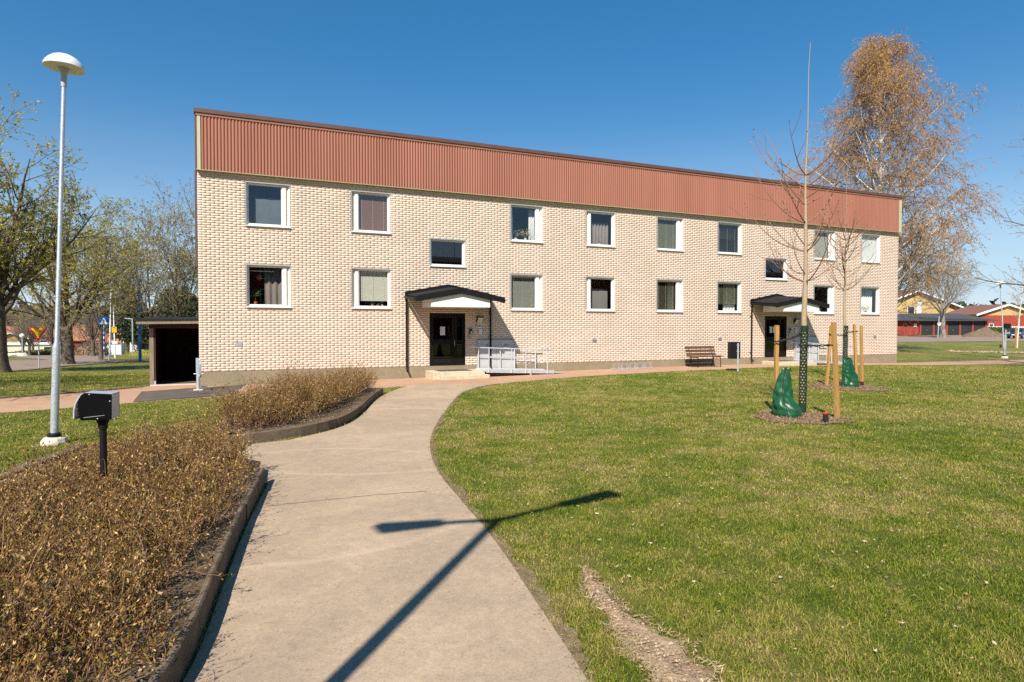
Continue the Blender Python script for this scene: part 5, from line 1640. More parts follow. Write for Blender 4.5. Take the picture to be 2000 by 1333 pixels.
def mulch_ring(x, y, rx, ry, seed, rot=0):
    rg = np.random.default_rng(seed)
    n = 40; rings = 8; V = []
    for j in range(rings):
        f = j / (rings - 1)
        for k in range(n):
            a = 2 * math.pi * k / n
            e = 1 + .08 * math.sin(3 * a + seed) + .06 * math.sin(7 * a + 2 * seed)
            px, py = x + rx * f * e * math.cos(a), y + ry * f * e * math.sin(a)
            V.append((px, py, hz(px, py) + .012 + .045 * (1 - f ** 2) + rg.normal(0, .006) * (f < .95)))
    F = [[j * n + k, j * n + (k + 1) % n, (j + 1) * n + (k + 1) % n, (j + 1) * n + k] for j in range(rings - 1) for k in range(n)]
    tag(np_obj("mulch_bed", V, np.array(F), M['mulch'], smooth=True), kind='structure')
    N = int(2600 * rx * ry)
    a = rg.uniform(0, 6.28, N); q = np.sqrt(rg.uniform(0, 1, N)) * 1.03
    e = 1 + .08 * np.sin(3 * a + seed) + .06 * np.sin(7 * a + 2 * seed)
    P = np.stack([x + rx * q * e * np.cos(a), y + ry * q * e * np.sin(a), np.zeros(N)], -1)
    P[:, 2] = hgt(P[:, 0], P[:, 1]) + .02 + .045 * (1 - q ** 2).clip(0)
    D = rg.normal(0, 1, (N, 3)); D[:, 2] = np.abs(D[:, 2]) * .35
    V, F = leaf_quads(P, D, rg.uniform(.02, .055, N), rg.uniform(.01, .022, N), rg, .2)
    tag(np_obj("bark_chips", V, F, M['mulchbit']), kind='stuff')


def pipe(label, x, y, h, r, tilt, lid=True):
    t = thing("irrigation_pipe", label, "pipe", on_ground(x, y), 0, "black irrigation pipes with red caps", tilt)
    MB().lathe([(r, -.1), (r, h * .5), (r * 1.07, h * .52), (r * 1.07, h * .58), (r, h * .6), (r, h)], 16).build("pipe_body", M['rubber'], t, True)
    MB().lathe([(r * .98, h + .001), (r * .98, h + .02), (r * .6, h + .026)], 16).build("cap", M['redcap'], t, True)


ln1 = young_tree("young tree in the mesh sleeve closest to the path, with the tall leader", 6.48, 13.85, 8.15, .070,
                 [(2.95, 4, 1.5), (3.12, 3, 1.1), (3.62, 4, 1.6), (3.75, 2, 1.0), (4.25, 4, 1.45), (4.65, 3, 1.3), (4.8, 3, 1.2), (5.05, 4, 1.6), (5.3, 4, 1.9)], 41, (.012, -.01))
ln2 = young_tree("young tree with the shorter crown, in front of the far entrance", 10.98, 20.5, 6.7, .062,
                 [(3.1, 4, 1.5), (3.25, 3, 1.2), (3.5, 3, 1.0), (3.7, 4, 1.3), (4.05, 4, 1.2), (4.3, 3, 1.2), (4.5, 4, 1.3), (4.75, 4, 1.4)], 42)
guard("perforated green sleeve on the trunk closest to the path", ln1, .082, 1.98)
guard("perforated green sleeve on the trunk in front of the far entrance", ln2, .08, 1.95)
s1 = stake("upright wooden stake rising out of the larger green bag", 6.02, 14.15, 1.98, .082, rz=.15)
s2 = stake("leaning wooden stake beside the red capped pipe", 6.88, 13.1, 2.05, .082, tilt=(0, R(-5)), rz=.5)
s3 = stake("slanted wooden stake behind the leaning stake", 10.0, 19.75, 1.95, .08, tilt=(0, R(4.5)), rz=.2)
s4 = stake("leaning wooden stake above the smaller green bag", 11.2, 20.2, 1.98, .08, tilt=(0, R(-2.5)), rz=.1)
s5 = stake("upright wooden stake just behind the leaning one at the smaller bag", 11.78, 20.9, 1.95, .08, tilt=(0, R(-2)), rz=.4)
strap("twisted black strap from the upright stake to the near trunk", (6.02, 14.12, 1.62), (6.44, 13.88, 1.80), .03)
strap("twisted black strap from the leaning stake to the near trunk", (6.72, 13.1, 1.57), (6.46, 13.8, 1.55), .02)
strap("black strap from the slanted stake to the far trunk", (10.14, 19.75, 1.72), (10.93, 20.45, 1.68), .01)
strap("short black strap between the far trunk and its leaning stake", (11.15, 20.22, 1.80), (11.02, 20.46, 1.78), .01)
water_bag("larger slumped green watering bag round the foot of the upright stake", 5.83, 13.25, 1.0, .60, R(-20), 51, True)
water_bag("smaller upright green watering bag at the far young tree", 10.64, 19.55, .90, .54, R(10), 52, False)
mulch_ring(6.15, 13.3, .92, .95, 3)
mulch_ring(10.55, 19.75, 1.15, 1.1, 4)
pipe("black irrigation pipe with red cap in the mulch below the leaning stake", 6.36, 12.55, .20, .05, (R(4), R(-8), 0))
pipe("black irrigation pipe with red cap beside the smaller green bag", 11.2, 19.85, .17, .05, (0, R(-4), 0))

# young birch with two stakes near the parking road
rg = np.random.default_rng(61)
t = thing("young_birch", "slim young birch between two short stakes beside the parking road", "tree", on_ground(44.9, 55.3))
T = trunk_line(rg, 7.6, .075, 12, lean=(.09, 0), wig=.02, tip=.15, flare=1.1)
L1 = branch_level(rg, T[0], T[1], 22, (.3, .97), (.6, 1.0), (1, 1), .08, .03, 6, .5, .4, by_abs=(1.1, 2.1), len_t=.5)
L2 = branch_level(rg, L1[0], L1[1], 6, (.2, 1.0), (.4, .8), (.3, .5), .1, 0, 4, .6, .5)
np.clip(L1[1], .011, None, out=L1[1]); np.clip(L2[1], .009, None, out=L2[1])
wood_object("trunk", [T], M['birchlimb'], t, [8]); wood_object("branches", [L1, L2], M['birchtwig'], t, [4, 3])
V, F = bud_leaves(rg, L2[0], 2, .09, .03, (.3, 1.0)); np_obj("crown", V, F, M['bud2'], t)
stake("short wooden stake before the young birch, closer to the leaning lamp", 44.4, 54.8, 1.85, .12)
stake("short wooden stake before the young birch, closer to the car", 45.2, 54.6, 1.75, .12)
pipe("red capped pipe on the lawn near the young birch", 43.7, 55.6, .3, .08, (0, 0, 0))


# ------------------------------------------------------------------ hedges
def hedge(name, label, poly, h, dens_stem, dens_leaf, seed, leaf=.022, thin=None):
    rg = np.random.default_rng(seed)
    poly = np.array(poly, float)
    lo, hi = poly.min(0), poly.max(0)
    area = .5 * abs(np.dot(poly[:, 0], np.roll(poly[:, 1], 1)) - np.dot(poly[:, 1], np.roll(poly[:, 0], 1)))
    def pts(n):
        out = np.empty((0, 2))
        while len(out) < n:
            c = rg.uniform(lo, hi, (n * 2, 2)); out = np.concatenate([out, c[inside(poly, c[:, 0], c[:, 1])]])
        return out[:n]
    def edge_dist(p):
        d = np.full(len(p), 9.0)
        for i in range(len(poly)):
            a, b = poly[i], poly[(i + 1) % len(poly)]
            ab = b - a; tt = np.clip(((p - a) @ ab) / (ab @ ab), 0, 1)
            d = np.minimum(d, np.linalg.norm(p - a - tt[:, None] * ab, axis=1))
        return d
    def bumpy(p):
        return .06 * np.sin(p[:, 0] * 3.1 + p[:, 1] * 1.7) + .05 * np.sin(p[:, 1] * 4.3 - p[:, 0] * 2.2 + 1) + .03 * np.sin(p[:, 0] * 9 + p[:, 1] * 7)
    def height(p):
        return (h + bumpy(p)) * np.interp(edge_dist(p), [0, .12, .3, .5], [.80, .9, .97, 1])
    t = thing(name, label, "hedge", (float(poly[:, 0].mean()), float(poly[:, 1].mean()), 0))
    off = np.array(t.location)
    # stems
    n = int(dens_stem * area)
    b = pts(n); hh = (height(b) - .08) * rg.uniform(.55, 1.12, n)
    P = np.empty((n, 5, 3)); P[:, 0, :2] = b; P[:, 0, 2] = hgt(b[:, 0], b[:, 1]) + .12
    d = np.stack([rg.normal(0, .42, n), rg.normal(0, .42, n), np.ones(n)], -1)
    for j in range(1, 5):
        d = d + rg.normal(0, .16, (n, 3)); d[:, 2] = np.maximum(d[:, 2], .35); d /= np.linalg.norm(d, axis=1)[:, None]
        P[:, j] = P[:, j - 1] + d * (hh / 4)[:, None]
    Rr = np.broadcast_to(np.linspace(.0055, .0018, 5)[None], (n, 5)) * rg.uniform(.7, 1.3, n)[:, None]
    S = branch_level(rg, P, Rr, 6, (.3, 1.0), (.35, 1.0), (.25, .5), .12, .06, 4, .7, .5)
    np.clip(S[1], .0017, None, out=S[1])
    V1, F1 = tubes(P, Rr, 4); V2, F2 = tubes(S[0], S[1], 3)
    np_obj("stems", np.concatenate([V1, V2]) - off, np.concatenate([F1, F2 + len(V1)]), M['hedgetwig'], t)
    # leaves: on the twigs, plus a scatter that thickens towards the top
    nl = int(dens_leaf * area)
    allp = np.concatenate([P[:, 2:].reshape(-1, 3), S[0].reshape(-1, 3), S[0].reshape(-1, 3), S[0][:, 2:].reshape(-1, 3)])
    c = allp[rg.integers(0, len(allp), nl)] + rg.normal(0, .016, (nl, 3))
    D = rg.normal(0, .75, (nl, 3)); D[:, 2] += .95
    L = leaf * rg.uniform(.55, 1.45, nl)
    V, F = leaf_quads(c, D, L, L * rg.uniform(.24, .42, nl), rg, .12)
    np_obj("leaves", V - off, F, M['hedgeleaf'], t)
    return t


H1 = [(-1.66, 1.3), (-2.03, 3.3), (-2.42, 4.51), (-2.82, 6.02), (-3.12, 7.2), (-3.42, 8.05), (-4.2, 8.6), (-5.35, 8.75), (-5.25, 8.0), (-4.95, 6.8), (-4.75, 5.6), (-4.7, 4.0), (-4.6, 3.0), (-4.3, 1.2)]
H2 = [(-4.55, 10.55), (-4.15, 11.3), (-4.0, 12.2), (-3.85, 13.6), (-3.95, 16.0), (-3.98, 17.7), (-4.35, 17.9), (-4.9, 16.0), (-5.4, 13.8), (-5.5, 12.2), (-5.1, 10.8)]
hedge("hedge", "low sprawling brown leaved hedge filling the bed around the black service box", H1, .62, 120, 8200, 71, leaf=.027)
hedge("hedge", "brown leaved hedge in the kerbed bed in front of the brick plinth", H2, .78, 130, 8500, 72, leaf=.031)

# leaf litter and clods on the beds
rg = np.random.default_rng(81)


def scatter(name, polys, n, mat, L, W_, seed, dz=.06, up=.25, fold=.12):
    rg = np.random.default_rng(seed); out = []
    for poly, k in zip(polys, n):
        poly = np.array(poly, float); lo, hi = poly.min(0), poly.max(0); acc = np.empty((0, 2))
        while len(acc) < k:
            c = rg.uniform(lo, hi, (k * 3, 2)); acc = np.concatenate([acc, c[inside(poly, c[:, 0], c[:, 1])]])
        out.append(acc[:k])
    p = np.concatenate(out); N = len(p)
    P = np.c_[p, hgt(p[:, 0], p[:, 1]) + dz]
    D = rg.normal(0, 1, (N, 3)); D[:, 2] = rg.normal(0, up, N)
    V, F = leaf_quads(P, D, rg.uniform(*L, N), rg.uniform(*W_, N), rg, fold)
    return tag(np_obj(name, V, F, mat), kind='stuff')


scatter("leaf_litter", [BED1, BED2], [15000, 4500], M['mulchbit'], (.012, .05), (.006, .02), 82, .165, .5)

# ------------------------------------------------------------------ grass blades, dead leaves, torn strip
RUT = smooth_line([(0.57, 4.95), (0.63, 4.45), (0.74, 4.05), (0.86, 3.68), (0.97, 3.37), (1.12, 2.9), (1.25, 2.5)], 2)
RUTW = np.interp(np.arange(len(RUT)), np.linspace(0, len(RUT) - 1, 7), [.0, .07, .10, .16, .20, .24, .24])
pathpoly = np.concatenate([PATH_L, PATH_R[::-1]])
frontpoly = np.concatenate([FRONT, np.array(BACK)[::-1]])
branchpoly = [(-3.2, 11.0), (-3.9, 10.6), (-4.5, 10.1), (-5.3, 9.92), (-6.9, 9.95), (-6.9, 9.2), (-5.5, 9.1), (-4.1, 8.65), (-3.15, 7.7), (-2.7, 7.6)]
patchpoly = [(-9.75, 15.98), (-9.0, 16.6), (-7.85, 17.65), bl(1.35, .03)[:2], bl(-.3, .55)[:2], (-11.0, 18.5)]
foot = [bl(-2, .05)[:2], bl(34, .05)[:2], bl(34, -11)[:2], bl(-2, -11)[:2]]


def rut_dist(x, y):
    d = np.full(x.shape, 9.0)
    for (px, py), w in zip(RUT, RUTW):
        d = np.minimum(d, np.hypot(x - px, y - py) - w)
    return d


def grass(rg, y0, y1, dens, hgt_rng, wid):
    """blades within the cone of view plus a margin"""
    ym = y1
    area = (y1 - y0) * 2 * (.98 * y1 + 2.6)
    n = int(dens * area)
    y = rg.uniform(y0, y1, n); x = rg.uniform(-1, 1, n) * (.98 * y1 + 2.6)
    k = np.abs(x) < .98 * y + 2.6
    x, y = x[k], y[k]
    bad = np.zeros(len(x), bool)
    e = rg.normal(0, .025, (2, len(x)))
    for poly in (pathpoly, frontpoly, branchpoly, BED1, BED2, patchpoly, foot): bad |= inside(poly, x + e[0], y + e[1])
    rd = rut_dist(x, y)
    bad |= (rd + rg.normal(.035, .04, len(x)) < 0) & (rg.uniform(size=len(x)) < .96)
    for (mx, my, r_) in ((6.15, 13.3, .98), (10.55, 19.75, 1.1)): bad |= np.hypot(x - mx, y - my) < r_ * rg.uniform(.85, 1.05, len(x))
    # clumpy: thinner where the noise is low
    cl = .5 + .5 * np.sin(x * 7.3 + 3 * np.sin(y * 2.1)) * np.sin(y * 6.7 + 2 * np.sin(x * 1.9))
    bad |= rg.uniform(size=len(x)) > .45 + .55 * cl
    x, y, cl = x[~bad], y[~bad], cl[~bad]
    N = len(x)
    z = hgt(x, y)
    a = rg.uniform(0, 6.28, N)
    h = rg.uniform(*hgt_rng, N) * (.7 + .5 * cl)
    lean = rg.uniform(.3, 1.5, N)
    dx, dy = np.cos(a), np.sin(a)
    w = wid * rg.uniform(.6, 1.3, N)
    b = rg.uniform(0, 6.28, N)
    sx, sy = -np.sin(b) * w / 2, np.cos(b) * w / 2
    p0 = np.stack([x - sx, y - sy, z], -1); p1 = np.stack([x + sx, y + sy, z], -1)
    m = np.stack([x + dx * h * lean * .35, y + dy * h * lean * .35, z + h * .65], -1)
    s = np.stack([sx * .7, sy * .7, 0 * sx], -1)
    tip = np.stack([x + dx * h * lean, y + dy * h * lean, z + h * (1.0 - .25 * lean)], -1)
    V = np.stack([p0, p1, m + s, m - s, tip], 1).reshape(-1, 3)
    i = np.arange(N)[:, None] * 5
    return V, i + np.array([[0, 1, 2, 3]]), i + np.array([[3, 2, 4]])


rg = np.random.default_rng(91)
Vs = []; Q = []; T3 = []; b = 0
for spec in ((2.6, 4.6, 11000, (.014, .042), .0044), (4.6, 7.0, 6000, (.014, .042), .0055), (7.0, 11.0, 2600, (.016, .045), .0075), (11.0, 18.0, 800, (.02, .05), .012), (18.0, 30.0, 240, (.025, .055), .020)):
    V, q, t3 = grass(rg, *spec)
    Vs.append(V); Q.append(q + b); T3.append(t3 + b); b += len(V)
tag(np_obj("grass", np.concatenate(Vs), [np.concatenate(Q), np.concatenate(T3)], M['blade']), kind='stuff')

lawn_poly = [(1.0, 2.6), (0.3, 4.6), (-0.9, 8.6), (-1.3, 12), (-1.35, 17.5), (-.3, 20.6), (2.0, 22.6), (6.2, 24.5), (11.3, 27.1), (17.5, 30.6), (27, 32.8), (21, 25), (12, 14), (6, 6), (3.6, 2.6)]
lawn_left = [(-7.4, 9), (-6.9, 11.5), (-5.9, 12.5), (-5.5, 15), (-7.8, 17.2), (-11.4, 13.6), (-14, 11.5), (-9, 9)]
lawn_far = [(-12, 20), (-14, 17), (-22, 21), (-25, 29), (-28, 38), (-18, 36), (-13, 26)]
near_poly = [(1.0, 2.6), (0.3, 4.6), (-0.9, 8.6), (-1.0, 9.5), (8, 9.5), (6, 6), (3.2, 2.6)]
scatter("fallen_leaves", [lawn_poly, lawn_left, lawn_far, near_poly], [3000, 1100, 500, 420], M['deadleaf'], (.016, .05), (.007, .02), 92, .035, .3, .2)
scatter("fallen_leaves", [pathpoly], [45], M['deadleaf'], (.012, .035), (.006, .014), 93, .022, .1)

# churned strip of bare clay on the lawn edge
n, m_ = len(RUT) * 3, 13
line = resample(RUT, .035); n = len(line)
tg = np.gradient(line, axis=0); tg /= np.linalg.norm(tg, axis=1)[:, None]; nr = np.stack([tg[:, 1], -tg[:, 0]], -1)
wd = np.interp(np.linspace(0, 1, n), np.linspace(0, 1, len(RUTW)), RUTW) * (1 + .22 * np.sin(np.arange(n) * .23) + .15 * np.sin(np.arange(n) * .71 + 1) + rng.normal(0, .12, n))
V = []
for i in range(n):
    for j in range(m_):
        f = j / (m_ - 1) * 2 - 1
        p = line[i] + nr[i] * wd[i] * f
        edge = 1 - abs(f) ** 3
        z = hz(*p) + .004 + edge * (.010 + .006 * rng.normal() + .012 * max(0, math.sin(i * .31 + f * 4)))
        V.append((p[0], p[1], z))
F = [[i * m_ + j, i * m_ + j + 1, (i + 1) * m_ + j + 1, (i + 1) * m_ + j] for i in range(n - 1) for j in range(m_ - 1)]
tag(np_obj("bare_clay", V, np.array(F)[:, ::-1], M['dirt']), kind='structure')


def lumps(name, P, S, mat, seed):
    """small irregular stones or clods"""
    rg = np.random.default_rng(seed)
    base = np.array([(1, 0, 0), (-1, 0, 0), (0, 1, 0), (0, -1, 0), (0, 0, 1), (0, 0, -1), (.6, .6, .5), (-.6, .6, .5), (-.6, -.6, .5), (.6, -.6, .5)], float)
    fc = np.array([(0, 6, 9), (2, 7, 6), (1, 8, 7), (3, 9, 8), (4, 9, 6), (4, 6, 7), (4, 7, 8), (4, 8, 9), (0, 2, 6), (2, 1, 7), (1, 3, 8), (3, 0, 9)])
    N = len(P)
    V = base[None] * (1 + rg.normal(0, .22, (N, 10, 3))) * S[:, None, None] * np.array([1, 1, .65]) + P[:, None]
    F = fc[None] + (np.arange(N) * 10)[:, None, None]
    return tag(np_obj(name, V.reshape(-1, 3), F.reshape(-1, 3), mat), kind='stuff')


N = 1900
i = rg.integers(0, n, N); f = rg.normal(0, .42, N)
P = line[i] + nr[i] * (wd[i] * f)[:, None]
P = np.c_[P, hgt(P[:, 0], P[:, 1]) + .010 + .008 * (np.abs(f) < .8)]
lumps("clay_clods", P, np.abs(rg.normal(0, .006, N)) + .003, M['clod'], 94)
# dry straw lying over the rim of the torn strip
N = 1500
i = rg.integers(0, n, N); sd = rg.choice([-1, 1], N)
P = line[i] + nr[i] * (wd[i] * sd * rg.normal(1.05, .22, N))[:, None]
P = np.c_[P, hgt(P[:, 0], P[:, 1]) + rg.uniform(.008, .03, N)]
D = rg.normal(0, 1, (N, 3)); D[:, 2] = np.abs(rg.normal(0, .45, N))
V_, F_ = leaf_quads(P, D, rg.uniform(.025, .075, N), rg.uniform(.003, .006, N), rg, .15)
tag(np_obj("dry_straw", V_, F_, M['deadleaf']), kind='stuff')
# loose grit on the path edges
N = 900
e = PATH_R[rg.integers(0, len(PATH_R), N)] + rg.normal(0, .05, (N, 2)) + [-.03, 0]
lumps("path_grit", np.c_[e, hgt(e[:, 0], e[:, 1]) + .016], np.abs(rg.normal(0, .0035, N)) + .0025, M['clod'], 95)
# pebbly earth on the bare patch right
N = 600
e = np.stack([rg.uniform(33.8, 40, N), 0 * rg.uniform(size=N)], -1); e[:, 1] = 47.6 - (e[:, 0] - 34) * .30 + rg.normal(0, .5, N)
lumps("earth_clods", np.c_[e, hgt(e[:, 0], e[:, 1]) + .03], np.abs(rg.normal(0, .05, N)) + .02, M['clod'], 96)

# ------------------------------------------------------------------ signs and poles on the street side
def pole_sign(name, label, x, y, rz=0): return thing(name, label, "road sign", on_ground(x, y), rz)


t = pole_sign("yield_sign", "yellow triangular yield sign with red border on a grey pole", -27.1, 35.6, R(20))
MB().tube([(0, 0, -.1), (0, 0, 2.45)], .035, 8).build("pole", M['galv'], t, True)
def tri(s, y0, y1): return MB().prism([(-s, .86 * s * .67), (0, -s * 1.15), (s, .86 * s * .67)], 'y', y0, y1)
o = tri(.45, -.062, -.045).build("border", M['signred'], t); o.location = (0, 0, 2.15)
o = tri(.33, -.068, -.0625).build("sign_face", M['signyellow'], t); o.location = (0, 0, 2.165)
t = pole_sign("crossing_sign", "square blue pedestrian crossing sign on a blue and white striped pole", -33.0, 50.3, R(33))
MB().tube([(0, 0, -.1), (0, 0, 3.6)], .04, 8).build("pole", M['galv'], t, True)
for k in range(5): MB().tube([(0, 0, .75 + k * .42), (0, 0, .96 + k * .42)], .055, 8).build("pole_band", M['signblue'], t, True)
for k in range(4): MB().tube([(0, 0, .96 + k * .42), (0, 0, 1.17 + k * .42)], .055, 8).build("pole_band", M['signwhite'], t, True)
MB().box(-.34, -.075, 2.95, .34, -.055, 3.6).build("sign_face", M['signblue'], t)
MB().prism([(-.25, 3.02), (.25, 3.02), (0, 3.52)], 'y', -.08, -.0755).build("triangle", M['signwhite'], t)
fg = MB()
fg.prism([(-.025, 3.36), (.03, 3.36), (.03, 3.41), (-.025, 3.41)], 'y', -.084, -.0805)
fg.prism([(-.04, 3.22), (.03, 3.20), (.035, 3.35), (-.03, 3.35)], 'y', -.0835, -.0805)
fg.prism([(-.04, 3.22), (-.10, 3.04), (-.065, 3.04), (0, 3.22)], 'y', -.0838, -.0805); fg.prism([(0, 3.2), (.07, 3.04), (.105, 3.04), (.03, 3.2)], 'y', -.0842, -.0805)
fg.prism([(-.03, 3.34), (-.09, 3.22), (-.07, 3.21), (-.01, 3.31)], 'y', -.0846, -.0805); fg.prism([(.03, 3.34), (.09, 3.24), (.075, 3.22), (.02, 3.3)], 'y', -.0844, -.0805)
fg.build("walking_figure", M['ink'], t)
t = thing("flag_pole", "tall white pole leaning beside the pedestrian crossing sign", "pole", on_ground(-34.2, 52.8), 0, None, (0, R(2.2), 0))
MB().tube([(0, 0, -.1), (0, 0, 6.2)], [.075, .035], 10).build("pole", M['signwhite'], t, True)
MB().lathe([(.05, 6.2), (.06, 6.25), (.03, 6.3)], 8).build("finial", M['signwhite'], t, True)
t = thing("bus_stop_sign", "yellow bus stop sign on a slim white pole", "bus stop", on_ground(-41.5, 65.0), R(30), None, (0, R(-1), 0))
MB().tube([(0, 0, -.1), (0, 0, 6.0)], [.075, .04], 10).build("pole", M['signwhite'], t, True)
MB().box(-.22, -.1, 2.7, .22, -.08, 3.3).build("sign_face", M['signyellow'], t)
MB().box(-.1, -.104, 3.15, .1, -.1005, 3.25).build("bus_symbol", M['hedgegreen'], t)
MB().box(-.24, -.1, 1.5, .24, -.08, 1.8).build("timetable", M['signwhite'], t)
t = thing("blue_lamp_post", "blue lamp post beside the outer corner of the shelter", "street lamp", on_ground(-28.9, 48.3), 0)
MB().tube([(0, 0, -.1), (0, 0, 3.1), (0, 0, 3.2), (0, 0, 6.3)], [.115, .11, .08, .07], 12).build("pole", M['bluepole'], t, True)
MB().lathe([(.09, 6.2), (.16, 6.25), (.2, 6.32), (.12, 6.4), (.03, 6.42)], 12).build("lamp_head", M['bluepole'], t, True)
MB().tube([(0, 0, 6.0), (-.3, 0, 6.15), (-.55, 0, 6.05)], .045, 8).build("arm", M['bluepole'], t, True)
MB().lathe([(.19, 5.92), (.2, 5.97), (.05, 6.08)], 12, (-.55, 0, 0)).build("lamp_head", M['bluepole'], t, True)
for k, (x, y, h_, lb) in enumerate(((-81.7, 130, 7.5, "slim grey street lamp just beyond the yellow bus stop sign"), (-61, 100, 6.0, "short grey street lamp close to the shelter corner"))):
    t = thing("far_street_lamp", lb, "street lamp", on_ground(x, y), 0, "distant street lamps")
    MB().tube([(0, 0, 0), (0, 0, h_)], .09, 6).build("pole", M['galv'], t)
    MB().bar((0, 0, h_), (-1.2, 0, h_ + .1), .2, .12).build("luminaire", M['galv'], t)
t = thing("globe_lamp", "small lamp with round white globe by the low hedge", "street lamp", on_ground(-94.5, 120), 0)
MB().tube([(0, 0, 0), (0, 0, 3.5)], .09, 8).build("pole", M['galv'], t, True)
MB().lathe([(.05, 3.4), (.33, 3.55), (.45, 3.85), (.33, 4.15), (.05, 4.3)], 14).build("globe", M['domewhite'], t, True)


# ------------------------------------------------------------------ houses
def house(name, label, x, y, rz, w, d, eave, ridge, wallm, roofm, wins_=(), z=None, ov=.5, gable_front=False, chimney=None, cat="house", trim=True, lower=None):
    """gabled house; local x is the front, ridge along x (or along y when gable_front)"""
    g = hz(x, y) if z is None else z
    t = thing(name, label, cat, (x, y, g), rz)
    if gable_front:
        prof = [(-w / 2, 0), (w / 2, 0), (w / 2, eave), (0, ridge), (-w / 2, eave)]
        MB().prism(prof, 'y', 0, d).build("wall", wallm, t)
        rf = None
        for s in (-1, 1):
            sl = (ridge - eave) / (w / 2)
            e = (s * (w / 2 + ov), eave - sl * ov)
            m = MB().hexa([(0, -ov, ridge + .02), (e[0], -ov, e[1] + .02), (e[0], d + ov, e[1] + .02), (0, d + ov, ridge + .02), (0, -ov, ridge + .25), (e[0], -ov, e[1] + .22), (e[0], d + ov, e[1] + .22), (0, d + ov, ridge + .25)])
            rf = m.build("roof", roofm, t)
            if trim:
                MB().hexa([(0, -ov - .12, ridge - .12), (e[0], -ov - .12, e[1] - .12), (e[0], -ov - .02, e[1] - .12), (0, -ov - .02, ridge - .12), (0, -ov - .12, ridge + .28), (e[0], -ov - .12, e[1] + .25), (e[0], -ov - .02, e[1] + .25), (0, -ov - .02, ridge + .28)]).build("bargeboard", M['signwhite'], rf)
    else:
        prof = [(0, 0), (d, 0), (d, eave), (d / 2, ridge), (0, eave)]
        MB().prism(prof, 'x', -w / 2, w / 2).build("wall", wallm, t)
        sl = (ridge - eave) / (d / 2)
        for (ya, yb_) in ((-ov, d / 2), (d + ov, d / 2)):
            ze = eave - sl * ov
            rf = MB().hexa([(-w / 2 - ov, ya, ze + .02), (w / 2 + ov, ya, ze + .02), (w / 2 + ov, yb_, ridge + .02), (-w / 2 - ov, yb_, ridge + .02), (-w / 2 - ov, ya, ze + .22), (w / 2 + ov, ya, ze + .22), (w / 2 + ov, yb_, ridge + .25), (-w / 2 - ov, yb_, ridge + .25)]).build("roof", roofm, t)
        if trim:
            for s in (-1, 1):
                MB().prism([(-ov, eave - sl * ov - .1), (d / 2, ridge - .1), (d + ov, eave - sl * ov - .1), (d + ov, eave - sl * ov + .3), (d / 2, ridge + .3), (-ov, eave - sl * ov + .3)], 'x', s * (w / 2 + ov) + .01 * s, s * (w / 2 + ov) + .12 * s).build("bargeboard", M['signwhite'], rf)
    if lower:
        MB().box(-w / 2 - .06, -.08, 0, w / 2 + .06, -.005, lower[0]).build("lower_wall", lower[1], t)
    for q in wins_:
        x0, x1, z0, z1 = q[:4]; kind = q[4] if len(q) > 4 else 'w'
        yo = -.09 if lower and z0 < lower[0] else 0
        if kind == 'w':
            f = MB(); b_ = .09
            f.box(x0 - b_, yo - .06, z0 - b_, x0, yo - .005, z1 + b_); f.box(x1, yo - .06, z0 - b_, x1 + b_, yo - .005, z1 + b_)
            f.box(x0, yo - .06, z0 - b_, x1, yo - .005, z0); f.box(x0, yo - .06, z1, x1, yo - .005, z1 + b_)
            fo = f.build("window", M['signwhite'], t)
            MB().box(x0, yo - .03, z0, x1, yo - .006, z1).build("pane", M['carglass'], fo)
        else:
            MB().box(x0, yo - .05, z0, x1, yo - .005, z1).build("panel", M['signwhite'], t)
    if chimney:
        MB().box(chimney[0] - .5, chimney[1] - .5, ridge - 1.5, chimney[0] + .5, chimney[1] + .5, ridge + 1.1).build("chimney", M['orangeroof'], t)
    return t


# right side: yellow gabled house, garages, second red and yellow house
house("yellow_house", "large yellow house with brown tiled roof behind the garages", 97.4, 150, R(-2), 22.5, 14, 5.6, 10.0, M['yellowwall'], M['brownroof'],
      [(-2.0, -.5, 4.6, 6.3), (.1, 1.2, 4.6, 7.3, 'p')], gable_front=True, ov=.9)
house("yellow_house_wing", "yellow house wing with windows under brown roof beside the large gable", 110.5, 153, R(-2), 12, 10, 3.9, 5.6, M['yellowwall'], M['brownroof'],
      [(-5, -3.6, 2.2, 3.5), (-3, -1.7, 2.2, 3.5), (0, 1.2, 2.2, 3.5)])
house("red_yellow_house", "red boarded house with yellow gable and white bargeboards at the right edge", 106.5, 134, R(-4), 12, 12, 4.1, 6.1, M['yellowwall'], M['brownroof'],
      [(-3.6, -2.8, .9, 2.0)], gable_front=True, ov=.6, lower=(3.9, M['redwall']))

# row of garages: low hip roof, red posts, black doors
g = hz(76, 110)
t = thing("garage_row", "low row of red garages with six black doors and dark felt roof", "garages", (0, 110, g), 0)
MB().box(68.4, .6, 0, 84.5, 7, 2.75).build("wall", M['redwall'], t)
MB().box(64.0, -3.2, 0, 69.8, .58, 2.6).build("wing_wall", M['redwall'], t)
for x0, x1 in ((66.2, 67.2), (68.0, 69.0)): MB().box(x0, -3.26, .1, x1, -3.205, 2.1).build("wing_door", M['redwall'], t)
for (a, b_) in ((70.2, 72.3), (72.65, 74.65), (75.0, 77.0), (77.35, 79.3), (79.7, 81.6), (81.95, 83.9)):
    d_ = MB().box(a, .50, .05, b_, .595, 2.35).build("garage_door", M['garagedoor'], t)
    for k in range(3): MB().box(a + .02, .485, .6 + k * .55, b_ - .02, .4995, .62 + k * .55).build("door_rib", M['garagedoor'], d_)
    MB().box((a + b_) / 2 - .07, .46, .85, (a + b_) / 2 + .07, .499, .95).build("handle", M['steelgrey'], d_)
